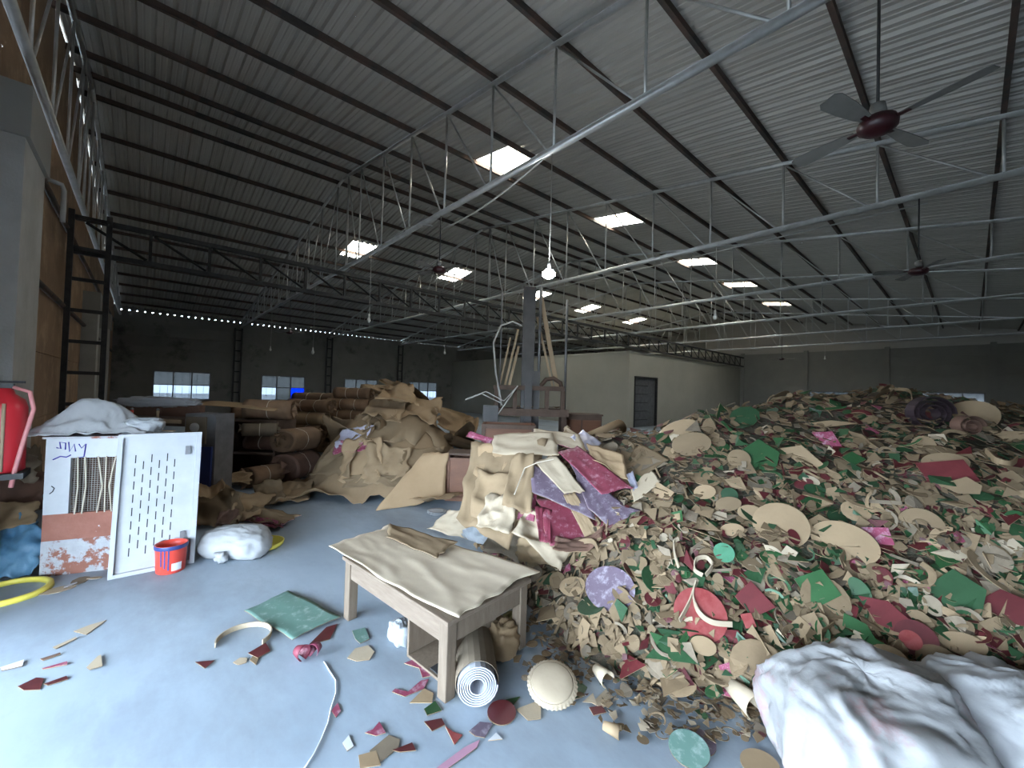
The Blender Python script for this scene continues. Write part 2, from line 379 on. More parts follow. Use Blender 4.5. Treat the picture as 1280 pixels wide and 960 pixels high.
tag(MB().bbox(-5.2, XL-0.15, -4.0, 7.0, 3.0, 3.1).build('added_sky_blocker', M_roof), kind='structure')  # unseen slab added outside to cut the sky light entering the doorway
# --- wall behind the camera with a wide doorway
NH = []
wn = struct('wall_near'); backing(wn, 'x', YN-0.07, XL, XR, 0.0, roofz(YN)+0.15, NH, M_wallr, 0.14)
# --- cream partition room in the back
pr = struct('wall_partition'); PX, PY, PZ = 20.35, 12.85, 4.25
DO = [(20.9, 23.5, 0.0, 2.95)]
b = MB()
for (a, c, p, q) in rects_minus(PX, XR, 0, PZ, DO): b.bbox(a, c, PY, PY+0.15, p, q)
b.build('front_face', M_cream, pr)
MB().bbox(PX, PX+0.15, PY+0.15, YF, 0, PZ).build('side_face', M_cream, pr)
MB().bbox(PX-0.05, XR, PY-0.05, YF, PZ, PZ+0.1).build('roof_slab', M_cream, pr)
d = struct('door_1', (22.2, PY, 0))
MB().bbox(20.9, 23.5, PY+0.1, PY+0.16, 0, 2.95).build('door_leaf', M_alu, d)
for a, c, p, q in ((20.9, 21.0, 0, 2.95), (23.4, 23.5, 0, 2.95), (21.0, 23.4, 2.85, 2.95)): MB().bbox(a, c, PY-0.03, PY+0.1, p, q).build('door_frame', M_black, d)
for k in range(5): MB().bbox(21.05, 22.5, PY+0.06, PY+0.1, 0.4+k*0.5, 0.43+k*0.5).build('door_rail', M_black, d)
# ------------------------------------------------------------------ paper, cloth and scrap materials
M_kraft = mat('kraft_board', (0.305, 0.215, 0.128), 0.85, var=0.35, col2=(0.225, 0.158, 0.094), scale=3, amount=0.8, bump=0.05, bscale=25, spec=0.2)
M_kraft2 = mat('brown_kraft_paper', (0.37, 0.255, 0.15), 0.8, var=0.25, col2=(0.29, 0.195, 0.11), scale=2.5, amount=0.8, bump=0.05, bscale=20, spec=0.25)
M_bundle = mat('dark_bundle_kraft', (0.25, 0.15, 0.085), 0.85, var=0.35, col2=(0.16, 0.095, 0.055), scale=3, bump=0.3, bscale=14)
M_pale = mat('pale_kraft_paper', (0.46, 0.37, 0.265), 0.8, var=0.15, col2=(0.38, 0.305, 0.215), scale=3, amount=0.8, bump=0.05, spec=0.25)
M_cover = mat('pale_table_paper', (0.60, 0.50, 0.375), 0.75, col2=(0.50, 0.41, 0.30), scale=3, amount=0.8, bump=0.08, bscale=9)
M_grey = mat('dusty_grey_board', (0.24, 0.19, 0.135), 0.9, var=0.3, col2=(0.18, 0.14, 0.10), scale=4, spec=0.2)
M_maroon = mat('maroon_glitter_sheet', (0.15, 0.02, 0.035), 0.6, col2=(0.22, 0.045, 0.07), scale=14, amount=0.7, col3=(0.36, 0.19, 0.22), scale3=16, lo3=0.53, hi3=0.68)
M_magenta = mat('pink_glitter_sheet', (0.21, 0.03, 0.065), 0.55, col2=(0.30, 0.07, 0.12), scale=20, amount=0.7, col3=(0.42, 0.26, 0.31), scale3=18, lo3=0.52, hi3=0.66)
M_purple = mat('mauve_glitter_sheet', (0.105, 0.072, 0.10), 0.55, col2=(0.15, 0.112, 0.145), scale=12, amount=0.8, col3=(0.30, 0.26, 0.30), scale3=16, lo3=0.52, hi3=0.66)
M_silver = mat('silvery_lilac_sheet', (0.42, 0.40, 0.50), 0.35, 0.2, col2=(0.58, 0.56, 0.64), scale=16, amount=0.6)
M_green = mat('green_glossy_board', (0.018, 0.066, 0.020), 0.5, var=0.35, col2=(0.028, 0.095, 0.032), scale=8, amount=0.8, spec=0.5)
M_dgreen = mat('dark_green_board', (0.015, 0.05, 0.018), 0.5, var=0.3, col2=(0.024, 0.07, 0.028), scale=8, spec=0.5)
M_red = mat('dark_red_glossy_board', (0.08, 0.010, 0.012), 0.5, var=0.3, col2=(0.115, 0.018, 0.020), scale=8, spec=0.5)
M_bred = mat('red_mottled_board', (0.20, 0.02, 0.02), 0.5, col2=(0.28, 0.07, 0.065), scale=16, amount=0.6)
M_teal = mat('teal_mottled_sheet', (0.10, 0.19, 0.16), 0.5, col2=(0.14, 0.24, 0.205), scale=6, amount=0.8, col3=(0.30, 0.38, 0.35), scale3=14, lo3=0.53, hi3=0.68)
M_white = mat('white_cloth', (0.36, 0.36, 0.365), 0.85, col2=(0.29, 0.295, 0.30), scale=3, amount=0.8, bump=0.1, bscale=30)
M_stain = mat('white_cloth_with_pink_stains', (0.34, 0.335, 0.33), 0.85, col2=(0.285, 0.28, 0.28), scale=5, amount=0.8, bump=0.15, bscale=25, col3=(0.34, 0.17, 0.18), scale3=3.2, lo3=0.52, hi3=0.70)
M_plastic = mat('milky_plastic_film', (0.30, 0.315, 0.33), 0.35, col2=(0.38, 0.395, 0.41), scale=9, bump=0.3, bscale=18)
M_blue = MATS['blue_tinted_pane']
M_tarp = mat('blue_tarpaulin', (0.06, 0.16, 0.27), 0.5, col2=(0.14, 0.27, 0.38), scale=5, bump=0.3, bscale=12)
M_wood = mat('table_wood', (0.115, 0.082, 0.056), 0.75, col2=(0.19, 0.145, 0.105), scale=7, amount=0.8, bump=0.15, stretch=(6, 6, 0.7))
M_woodh = mat('table_rail_wood', (0.125, 0.088, 0.06), 0.75, col2=(0.21, 0.16, 0.12), scale=7, amount=0.8, bump=0.15, stretch=(3, 0.7, 6))
M_dwood = mat('dark_red_brown_wood', (0.13, 0.052, 0.026), 0.55, col2=(0.19, 0.08, 0.04), scale=4, amount=0.8, bump=0.1, stretch=(1, 1, 4))
M_owood = mat('old_dark_wood', (0.075, 0.045, 0.03), 0.7, col2=(0.11, 0.07, 0.05), scale=5, bump=0.2)
M_lwood = mat('pale_bare_timber', (0.45, 0.34, 0.22), 0.75, col2=(0.38, 0.28, 0.18), scale=6, bump=0.1)
M_iron = mat('grey_machine_iron', (0.06, 0.058, 0.058), 0.55, 0.4, col2=(0.10, 0.095, 0.092), scale=4, amount=0.8, col3=(0.12, 0.075, 0.055), scale3=2, lo3=0.58, hi3=0.7)
M_wpaint = mat('white_enamel', (0.42, 0.43, 0.445), 0.45, col2=(0.36, 0.37, 0.385), scale=4)
M_peel = mat('peeling_white_paint', (0.38, 0.385, 0.40), 0.7, col2=(0.31, 0.31, 0.325), scale=8, col3=(0.22, 0.085, 0.055), scale3=5.5, lo3=0.50, hi3=0.55, bump=0.4, bscale=22)
M_rpaint = mat('rust_red_paint', (0.22, 0.08, 0.052), 0.7, col2=(0.28, 0.115, 0.08), scale=6, col3=(0.62, 0.62, 0.64), scale3=9, lo3=0.66, hi3=0.69, bump=0.2)
M_ink = mat('blue_marker_ink', (0.05, 0.04, 0.30), 0.6)
M_slot = mat('dark_slot', (0.02, 0.02, 0.022), 0.8)
M_mesh = mat('dusty_wire', (0.36, 0.32, 0.28), 0.7, 0.3)
M_string = mat('pale_jute_string', (0.55, 0.48, 0.38), 0.9)
M_redpl = mat('red_plastic', (0.62, 0.06, 0.04), 0.4, spec=0.5)
M_ext = mat('extinguisher_red', (0.52, 0.02, 0.03), 0.35, spec=0.5)
M_bluepl = mat('dark_blue_paint', (0.03, 0.045, 0.16), 0.4)
M_yel = mat('yellow_plastic', (0.68, 0.58, 0.10), 0.45)
M_paper = mat('white_paper', (0.58, 0.585, 0.60), 0.8)
M_foam = mat('white_foam_sheet', (0.42, 0.43, 0.47), 0.6, col2=(0.35, 0.36, 0.40), scale=5)
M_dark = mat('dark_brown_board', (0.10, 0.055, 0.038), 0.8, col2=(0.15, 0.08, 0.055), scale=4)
M_fan = mat('fan_blade_grey', (0.23, 0.225, 0.21), 0.5, 0.2, col2=(0.17, 0.165, 0.155), scale=5)
M_fanhub = mat('fan_hub_maroon', (0.035, 0.007, 0.010), 0.35, spec=0.5)
M_lamp = mat('lit_bulb', (1, 1, 1), 0.3, emit=(0.93, 0.97, 1.0), estr=150)
M_bulb = mat('unlit_white_bulb', (0.72, 0.72, 0.70), 0.3)
M_cord = mat('pale_cord', (0.50, 0.49, 0.46), 0.6)
# ------------------------------------------------------------------ sheet, sack, bundle builders
def ridged(x, y, z): return 1-2*abs(noise.noise(Vector((x, y, z))))
def sheet(name, label, cat, c, mats, n=14, amp=0.03, k=2.2, curl=0.0, jag=0.03, th=0.005, seed=0, ground=None, group=None, gap=0.012, sag=0.0, parent=None):
    """stiff paper sheet spanned by four world corners, creased, with ragged edges and real thickness"""
    c = [Vector(q) for q in c]; nrm = (c[1]-c[0]).cross(c[3]-c[0])
    if nrm.length < 1e-6: nrm = Vector((0, 0, 1))
    nrm.normalize()
    if nrm.z < -0.05: nrm = -nrm
    L = ((c[1]-c[0]).length+(c[3]-c[0]).length)/2
    top = []
    for i in range(n+1):
        for j in range(n+1):
            u, v = i/n, j/n
            eu = jag*nz(v*5, seed*3.1, 1.3)*(2*u-1)*2; ev = jag*nz(u*5, seed*3.1, 7.3)*(2*v-1)*2
            uu, vv = u+eu*abs(2*u-1), v+ev*abs(2*v-1)
            p = (c[0]*(1-uu)+c[1]*uu)*(1-vv)+(c[3]*(1-uu)+c[2]*uu)*vv
            d = amp*(0.7*ridged(u*k+seed, v*k+seed*1.7, seed)+0.35*ridged(u*k*2.3+seed, v*k*2.3, seed+4.2)+0.5*nz(u*k*0.7+seed, v*k*0.7, 2.0))
            e = max(abs(2*u-1), abs(2*v-1)); d += curl*L*(nz(seed*5.3, u*1.5, v*1.5)+0.25)*e**3
            d -= sag*L*(1-(2*u-1)**2)*(1-(2*v-1)**2)
            p = p+nrm*d
            if ground is not None:
                g_ = ground(p.x, p.y)+gap
                if p.z < g_: p.z = g_
            top.append(p)
    b = MB(); w = n+1
    b.add(top, [(i*w+j, (i+1)*w+j, (i+1)*w+j+1, i*w+j+1) for i in range(n) for j in range(n)], 0, True)
    b.add([p-nrm*th for p in top], [(i*w+j, i*w+j+1, (i+1)*w+j+1, (i+1)*w+j) for i in range(n) for j in range(n)], 1, True)
    o = w*w; ring = [j for j in range(n)]+[i*w+n for i in range(n)]+[n*w+n-j for j in range(n)]+[(n-i)*w for i in range(n)]
    for a, e in zip(ring, ring[1:]+ring[:1]): b.f.append([a, e, o+e, o+a]); b.mi.append(1); b.sm.append(False)
    # face order follows the corner order; make sure 'mats[0]' lies on the upper side
    fn = (top[w]-top[0]).cross(top[1]-top[0])
    if fn.dot(nrm) < 0: b.f = [f[::-1] for f in b.f]
    ce = sum(top, Vector())/len(top); lo = min(p.z for p in top)
    ob = b.build(name, list(mats), parent, (ce.x, ce.y, lo))
    if parent is None: tag(ob, label, cat, group)
    return ob
def sack(name, label, c, r, m, seed=0, fold=0.06, knot=None, group=None, nseg=56, nring=36, cat='sack', flat=0.0, yaw=0.0, k=2.6):
    c = Vector(c); t = thing(name, label, cat, (c.x, c.y, max(0.0, c.z-r[2])), group); b = MB(); vs = []; fs = []; rz_ = Matrix.Rotation(yaw, 3, 'Z')
    for i in range(nring+1):
        th = math.pi*i/nring
        for j in range(nseg):
            ph = 2*math.pi*j/nseg; d = Vector((math.sin(th)*math.cos(ph), math.sin(th)*math.sin(ph), math.cos(th)))
            q = Vector((d.x*k+seed*7, d.y*k, d.z*k*0.8))
            wq = q+Vector((noise.noise(q*0.7+Vector((9, 0, 0))), noise.noise(q*0.7+Vector((0, 9, 0))), noise.noise(q*0.7+Vector((0, 0, 9)))))*0.9
            s_ = 1+0.22*noise.noise(q*0.45)+fold*(1.3*ridged(wq.x*0.8, wq.y*0.8, wq.z*0.35)+0.8*ridged(wq.x*1.9+3, wq.y*1.9, wq.z*0.8)+0.45*ridged(wq.x*4.1+3, wq.y*4.1, wq.z*2)+0.2*ridged(wq.x*8+1, wq.y*8, wq.z*4))
            e = 0.82; dd = Vector([math.copysign(abs(a)**e, a) for a in d])
            p = rz_ @ Vector((dd.x*r[0], dd.y*r[1], dd.z*r[2]))*s_; p = p+c
            if p.z < 0.004: p.z = 0.004
            vs.append(p)
    for i in range(nring):
        for j in range(nseg): fs.append((i*nseg+j, (i+1)*nseg+j, (i+1)*nseg+(j+1) % nseg, i*nseg+(j+1) % nseg))
    b.add(vs, fs, 0, True); b.build('cloth_body', m, t)
    if knot is not None:
        kp, kd, kr = Vector(knot[0]), Vector(knot[1]).normalized(), knot[2]; kb = MB(); a_ = kd.orthogonal().normalized(); b2 = kd.cross(a_)
        prof = [(0.55, -0.3), (0.38, 0.0), (0.42, 0.1), (0.8, 0.5), (1.0, 0.9), (0.75, 1.15)]; vs = []; n = 22
        for rr, z in prof:
            for j in range(n):
                an = 2*math.pi*j/n; f = 1+(0.28*math.sin(an*5+z*3)+0.15*math.sin(an*9+1))*min(1, 0.3+abs(z))
                q = kp+kd*(z*kr*1.5)+(a_*math.cos(an)+b2*math.sin(an))*(rr*kr*f); q.z = max(q.z, 0.006); vs.append(q)
        kb.add(vs, [(i*n+j, i*n+(j+1) % n, (i+1)*n+(j+1) % n, (i+1)*n+j) for i in range(len(prof)-1) for j in range(n)]+[[(len(prof)-1)*n+j for j in range(n)]], 0, True)
        kb.build('gathered_neck', m, t)
        kb = MB(); kb.tube([kp+(a_*math.cos(x)+b2*math.sin(x))*kr*0.45 for x in [2*math.pi*i/14 for i in range(14)]], 0.006, 5, closed=True); kb.build('tie_string', M_string, t)
    return t
def bundle(label, c, length, r, yaw, m, seed=0, squash=0.75, bands=2, group=None, parts=True, name='paper_bundle'):
    """tied bundle of rolled kraft sheets: ragged layered roll with string bands"""
    c = Vector(c); t = thing(name, label, 'paper bundle', (c.x, c.y, c.z-r*squash), group)
    ax = Vector((math.cos(yaw), math.sin(yaw), 0)); sd = Vector((-ax.y, ax.x, 0)); up = Vector((0, 0, 1)); n = 18; kk = 9
    def ring(s, rr, sq=squash):
        out = []
        for j in range(n):
            a = 2*math.pi*j/n; f = rr*(1+0.10*nz(math.cos(a)*1.3+seed, math.sin(a)*1.3, s*1.5+seed)+0.07*ridged(math.cos(a)*2+seed, math.sin(a)*2, s*2))
            z_ = math.sin(a)*sq*f; out.append(c+ax*s+sd*(math.cos(a)*f)+up*z_)
        return out
    b = MB(); vs = []
    for i in range(kk+1):
        s = (i/kk-0.5)*length; pinch = 1.0
        for q in range(bands):
            sb = ((q+1)/(bands+1)-0.5)*length; pinch = min(pinch, 0.9+0.1*min(1, abs(s-sb)/(length*0.09)))
        vs += ring(s, r*pinch)
    fs = [(i*n+j, i*n+(j+1) % n, (i+1)*n+(j+1) % n, (i+1)*n+j) for i in range(kk) for j in range(n)]
    # inner ends are sunk so the ends read as layered rolls
    for e, s in ((0, -length/2), (kk, length/2)):
        o = len(vs); inn = ring(s*0.8, r*0.72); vs += inn; vs.append(c+ax*s*0.7)
        for j in range(n): fs.append((e*n+j, e*n+(j+1) % n, o+(j+1) % n, o+j) if e else (e*n+(j+1) % n, e*n+j, o+j, o+(j+1) % n))
        for j in range(n): fs.append((o+j, o+(j+1) % n, o+n) if e else (o+(j+1) % n, o+j, o+n))
    b.add(vs, fs, 0, True); b.build('rolled_sheets', m, t)
    for e in (-1, 1):
        fb = MB(); rnd = random.Random(seed*17+e)
        for q in range(7):
            a = rnd.uniform(0, 6.28); rr = r*rnd.uniform(0.2, 0.8); p = c+ax*(e*length*0.47)+sd*math.cos(a)*rr+up*math.sin(a)*rr*squash
            w = r*rnd.uniform(0.25, 0.55); l = r*rnd.uniform(0.2, 0.6); a2 = a+1.57+rnd.uniform(-.5, .5); tv = sd*math.cos(a2)+up*math.sin(a2); nv = ax.cross(tv)*0.006
            P = [p-tv*w/2, p+tv*w/2, p+tv*w*0.45+ax*e*l+nv*8*rnd.uniform(-2, 2), p-tv*w*0.4+ax*e*l*0.8+nv*8*rnd.uniform(-2, 2)]
            fb.add(P+[z+nv for z in P], [(0, 1, 2, 3), (7, 6, 5, 4), (0, 4, 5, 1), (1, 5, 6, 2), (2, 6, 7, 3), (3, 7, 4, 0)])
        tag(fb.build('frayed_end', m, t), kind='stuff')
    for q in range(bands):
        s = ((q+1)/(bands+1)-0.5)*length; MB().tube([p+(p-c-ax*s).normalized()*0.004 for p in ring(s, r*0.93)], 0.008, 5, closed=True).build('string_band', M_string, t)
    return t
# ------------------------------------------------------------------ things hanging from the trusses
def fan(label, hub, top, ang, rad=0.62, nb=4, group='ceiling fans'):
    hub = Vector(hub); t = thing('ceiling_fan', label, 'ceiling fan', hub, group)
    MB().tube([(hub.x, hub.y, top), (hub.x, hub.y, hub.z+0.05)], 0.011, 6).build('down_rod', M_black, t)
    MB().lathe([(0.02, 0.20), (0.05, 0.18), (0.06, 0.12), (0.03, 0.08)], hub, 14).build('canopy_cup', M_fan, t)
    MB().lathe([(0.05, 0.07), (0.12, 0.055), (0.135, 0.02), (0.13, -0.02), (0.09, -0.05), (0.03, -0.06)], hub, 20).build('motor_hub', M_fanhub, t)
    for k in range(nb):
        a = ang+2*math.pi*k/nb; d = Vector((math.cos(a), math.sin(a), 0)); s = Vector((-d.y, d.x, 0)); b = MB()
        out = [(0.16, 0.035), (0.24, 0.05), (0.42, 0.068), (rad-0.05, 0.075), (rad, 0.05)]
        loop = [(x, -y) for x, y in out]+[(x, y) for x, y in out[::-1]]
        vs = [hub+d*x+s*y+Vector((0, 0, 0.015+y*0.22)) for x, y in loop]; n = len(vs)
        b.add(vs+[v+Vector((0, 0, 0.006)) for v in vs], [list(range(n))[::-1], list(range(n, 2*n))]+[(i, (i+1) % n, n+(i+1) % n, n+i) for i in range(n)])
        bl = b.build('blade', M_fan, t)
        MB().box(hub+d*0.15+Vector((0, 0, 0.015)), (0.12, 0.035, 0.012), Matrix.Rotation(a, 3, 'Z')).build('blade_bracket', M_fanhub, bl)
    return t
hub = atx(1097, 158, TX[1]); e = atz(1262, 78, hub.z)
fan('large grey ceiling fan with maroon hub hanging nearest, at the upper right', hub, ZB, math.atan2(e.y-hub.y, e.x-hub.x), 0.66)
hub = atx(1148, 340, TX[2]); fan('dark ceiling fan under the second truss at the right', hub, ZB, 0.5)
hub = atx(549, 338, TX[1]); fan('ceiling fan in front of the far skylights near the centre', hub, ZB, 0.2)
hub = atx(362, 416, TX[1]); fan('small far ceiling fan above the window with the blue pane', hub, ZB, 0.9)
hub = atx(977, 449, TX[5]); fan('small far ceiling fan in front of the grey right wall', hub, ZB, 0.1)
def bulb(label, px, py, X, lit=False, top=None):
    p = atx(px, py, X); t = thing('hanging_bulb', label, 'light bulb', p, 'bulbs on hanging cords')
    MB().tube([(p.x, p.y, ZB-0.04), (p.x+0.01, p.y, (p.z+ZB)/2), (p.x, p.y, p.z+0.12)], 0.008, 5).build('cord', M_cord, t)
    MB().lathe([(0.012, 0.16), (0.024, 0.14), (0.026, 0.07), (0.02, 0.06)], p, 10).build('holder', M_bulb, t)
    r = 0.10 if lit else 0.05  # lit bulb made oversized to stand for its bloom
    MB().lathe([(0.02, 0.07), (r*0.7, 0.04), (r, 0.0), (r*0.9, -0.035), (r*0.5, -0.065), (0.005, -0.075)], p, 14).build('bulb', M_lamp if lit else M_bulb, t)
    if lit:
        l = bpy.data.lights.new('bulb_light', 'POINT'); l.energy = 60; l.color = (0.92, 0.96, 1.0); l.shadow_soft_size = 0.09
        o = bpy.data.objects.new('bulb_light', l); COL.objects.link(o); o.location = (0, 0, -0.1); o.parent = t
bulb('bright lit bulb hanging from the nearest truss over the hall centre', 686, 342, TX[1], True)
bulb('unlit bulb hanging below the leftmost skylight', 461, 400, TX[1])
bulb('unlit bulb on a cord, left of the far ceiling fan', 338, 437, TX[1])
bulb('unlit bulb with reddish holder right of the far ceiling fan', 391, 440, TX[1])
bulb('unlit bulb hanging left of the tall machine post', 556, 441, TX[2])
bulb('unlit bulb hanging in front of the third right-hand skylight', 894, 396, TX[2])
bulb('unlit bulb hanging before the grey right wall', 1031, 448, TX[6]-0.05)
p0, p1 = atx(692, 187, TX[1]), atx(555, 286, TX[1]); p2 = atx(540, 282, TX[1]); p3 = atx(478, 308, TX[1])
tag(MB().tube([p0+(p1-p0)*(k/8)-Vector((0, 0, 0.12*math.sin(math.pi*k/8))) for k in range(9)], 0.016, 6).build('conduit', M_cord), 'pale conduit dangling under the nearest truss, right piece', 'conduit')
tag(MB().tube([p2+(p3-p2)*(k/8)+Vector((0, 0, 0.18*math.sin(math.pi*k/8))) for k in range(9)], 0.016, 6).build('conduit', M_cord), 'bent pale conduit arching under the nearest truss, left piece', 'conduit')
a_, b_ = atx(1000, 283, TX[2]), atx(755, 388, TX[2])
tag(MB().tube([Vector((TX[2]+0.05, 0.5-0.4*0, ZB-0.14)), Vector((TX[2]+0.05, 5, ZB-0.16)), Vector((TX[2]+0.05, 9.5, ZB-0.13))], 0.014, 6).build('conduit', M_pipe), 'thin conduit running just under the second truss', 'conduit')
# ------------------------------------------------------------------ left side: cabinet, perforated panel, bucket, sacks
A = atz(44, 724); B = atz(142, 712); A += Vector((FW.x, FW.y, 0))*0.03; B += Vector((FW.x, FW.y, 0))*0.03; ud = (B-A); ud.z = 0; ud.normalize(); back = Vector((-ud.y, ud.x, 0))
if back.dot(FW) < 0: back = -back
CW, CH, CD = 0.62, 1.27, 0.45
cab = thing('cabinet', 'old meshed cabinet with peeling white and rust-red paint and blue scribble', 'cabinet', A)
rotc = Matrix((ud, back, Vector((0, 0, 1)))).transposed()
def cb(u0, u1, d0, d1, z0, z1, name, m, par=None, b=None):
    q = (b or MB()).box(A+ud*((u0+u1)/2)+back*((d0+d1)/2)+Vector((0, 0, (z0+z1)/2)), (u1-u0, d1-d0, z1-z0), rotc)
    return q.build(name, m, par or cab) if b is None else q
cb(0, 0.03, 0.03, CD, 0, CH-0.02, 'side_panel', M_peel); cb(CW-0.03, CW, 0.03, CD, 0, CH-0.02, 'side_panel', M_peel)
cb(0.03, CW-0.03, CD-0.02, CD, 0, CH-0.02, 'back_panel', M_dark); cb(-0.02, CW+0.02, -0.02, CD, CH-0.02, CH, 'top', M_peel)
cb(0.03, CW-0.03, 0.05, CD-0.02, 0.10, 0.13, 'bottom_shelf', M_dark)
dr = cb(0.0, 0.17, 0, 0.035, 0.56, CH-0.02, 'door_stile', M_wpaint); cb(0.17, CW, 0, 0.035, 1.07, CH-0.02, 'top_rail', M_wpaint); cb(CW-0.08, CW, 0, 0.035, 0.56, 1.07, 'door_stile', M_wpaint)
cb(0.0, CW, 0, 0.035, 0.32, 0.56, 'middle_rail', M_rpaint)
cb(0.0, CW, -0.004, 0.03, 0.0, 0.32, 'lower_panel', M_peel)
ms = MB()
for k in range(18): cb(0.17+k*0.02, 0.172+k*0.02+0.001, 0.03, 0.033, 0.56, 1.07, '', None, None, ms)
for k in range(26): cb(0.17, CW-0.08, 0.033, 0.036, 0.565+k*0.02, 0.568+k*0.02, '', None, None, ms)
ms.build('wire_mesh', M_mesh, cab)
P = lambda u, z, d=-0.006: A+ud*u+back*d+Vector((0, 0, z))
for u0, u1, u2 in ((0.22, 0.23, 0.215), (0.27, 0.285, 0.265), (0.36, 0.40, 0.37), (0.42, 0.42, 0.425), (0.49, 0.45, 0.475)):
    MB().tube([P(u0, 1.08), P((u0+u1)/2, 0.95), P(u1, 0.8), P((u1+u2)/2, 0.68), P(u2, 0.55)], 0.006, 5).build('tied_string', M_string, cab)
for st in ([(0.07, 1.17), (0.10, 1.16), (0.09, 1.22), (0.13, 1.21), (0.13, 1.15)], [(0.15, 1.22), (0.16, 1.13), (0.19, 1.20), (0.20, 1.13)], [(0.22, 1.20), (0.24, 1.16), (0.27, 1.20), (0.26, 1.08), (0.22, 1.07)], [(0.05, 1.06), (0.10, 1.09), (0.14, 1.08), (0.17, 1.10)]):
    MB().tube([P(u, z, -0.002) for u, z in st], 0.005, 4).build('marker_scribble', M_ink, cab)
MB().tube([P(u, z, -0.002) for u, z in ((0.05, 0.82), (0.07, 0.80), (0.06, 0.77), (0.04, 0.75))], 0.004, 4).build('marker_scribble', M_slot, cab)
# perforated white panel leaning on the cabinet
a0, a1 = atz(134, 724), atz(242, 702)
h_ = 1.30; lean = back*0.16
pu = (a1-a0).normalized(); pw = (a1-a0).length; pv = (Vector((0, 0, h_))+lean*0.6).normalized(); pn = pu.cross(pv).normalized()
if pn.dot(FW) > 0: pn = -pn
pan = thing('perforated_panel', 'white framed metal panel with rows of slots leaning on the old cabinet', 'panel', a0)
rp = Matrix((pu, pv, pn)).transposed()
def pb(u0, u1, v0, v1, d0, d1, name, m): return MB().box(a0+pu*((u0+u1)/2)+pv*((v0+v1)/2)+pn*((d0+d1)/2), (u1-u0, v1-v0, d1-d0), rp).build(name, m, pan)
pb(0.03, pw-0.03, 0.03, h_-0.03, 0.0, 0.012, 'face_sheet', M_wpaint)
for q in ((0, 0.035, 0, h_), (pw-0.04, pw, 0, h_), (0.035, pw-0.04, 0, 0.035), (0.035, pw-0.04, h_-0.035, h_)): pb(*q, 0.0, 0.045, 'frame_bar', M_wpaint)
for ci in range(6):
    for ri in range(8 if ci % 2 == 0 else 7):
        u = pw*(0.21+ci*0.093); v = h_*(0.16+ri*0.094+(0.047 if ci % 2 else 0)); pb(u-0.004, u+0.004, v-0.038, v+0.038, 0.0115, 0.0132, 'slot', M_slot)
for v in (0.24, 1.08): pb(pw*0.80, pw*0.865, v, v+0.085, 0.012, 0.035, 'hinge_plate', M_alu)
# paint bucket
c = atz(213, 713); bk = thing('paint_bucket', 'red plastic paint bucket with white label in front of the white panel', 'bucket', c)
MB().lathe([(0.105, 0.0), (0.112, 0.01), (0.122, 0.24), (0.128, 0.245), (0.128, 0.262), (0.118, 0.262), (0.112, 0.22), (0.10, 0.03)], c, 24).build('bucket_body', M_redpl, bk)
MB().lathe([(0.1275, 0.225), (0.1295, 0.23), (0.1305, 0.258), (0.1285, 0.262)], c, 24, cap=False).build('blue_rim', M_bluepl, bk)
th = math.atan2(-c.y, -c.x)
def patch(r0, a0_, a1_, z0, z1, name, m):
    b = MB(); n = 6; vs = []
    for i in range(n+1):
        a = a0_+(a1_-a0_)*i/n
        for z in (z0, z1):
            for r in (r0-0.004, r0): rr = r+0.04*(z-0.1); vs.append(c+Vector((rr*math.cos(a), rr*math.sin(a), z)))
    b.add(vs, [(4*i+1, 4*i+5, 4*i+7, 4*i+3) for i in range(n)], 0, True); return b.build(name, m, bk)
patch(0.1185, th+0.05, th+0.75, 0.03, 0.10, 'white_label', M_paper)
for q in range(3): patch(0.118, th-0.7+q*0.25, th-0.6+q*0.25, 0.08-0.02*q, 0.23, 'paint_drip', M_bluepl)
MB().tube([c+Vector((0.128*math.cos(th+1.57+x), 0.128*math.sin(th+1.57+x), 0.24+0.03*math.sin(x))) for x in [k*math.pi/10 for k in range(11)]], 0.004, 5).build('wire_handle', M_alu, bk)
# tied white sack and the yellow tray behind it
c = atz(283, 700); c = c+Vector((FW.x, FW.y, 0))*0.18
kp = c-Vector((FW.x, FW.y, 0))*0.21+Vector((0.01, 0, 0.08)); sack('tied_sack', 'small white cloth sack tied at its neck, lying right of the white panel', (c.x, c.y, 0.125), (0.32, 0.22, 0.15), M_white, 1, 0.06, (kp, Vector((-FW.x*0.6, -FW.y*0.6, -0.15)), 0.06), yaw=math.atan2(RT.y, RT.x))
c = atz(308, 697); c += Vector((FW.x, FW.y, 0))*0.3
tag(MB().lathe([(0.16, 0.0), (0.19, 0.02), (0.20, 0.06), (0.185, 0.06), (0.16, 0.025)], c, 24).build('yellow_tray', M_yel, None, c), 'round yellow plastic tray half hidden behind the tied white sack', 'tray')
# yellow ring on the floor
c = atz(8, 743); ang = [2*math.pi*k/36 for k in range(36)]
b = MB(); n = 36; prof = [(0.20, 0.0), (0.20, 0.035), (0.215, 0.042), (0.235, 0.035), (0.24, 0.0)]
vs = [c+Vector((r*1.12*math.cos(a), r*1.12*math.sin(a), z)) for a in ang for r, z in prof]; m_ = len(prof)
b.add(vs, [(i*m_+j, ((i+1) % n)*m_+j, ((i+1) % n)*m_+(j+1) % m_, i*m_+(j+1) % m_) for i in range(n) for j in range(m_)], 0, True)
tag(b.build('yellow_ring', M_yel, None, c), 'flat yellow plastic ring lying on the floor at the left edge', 'ring')
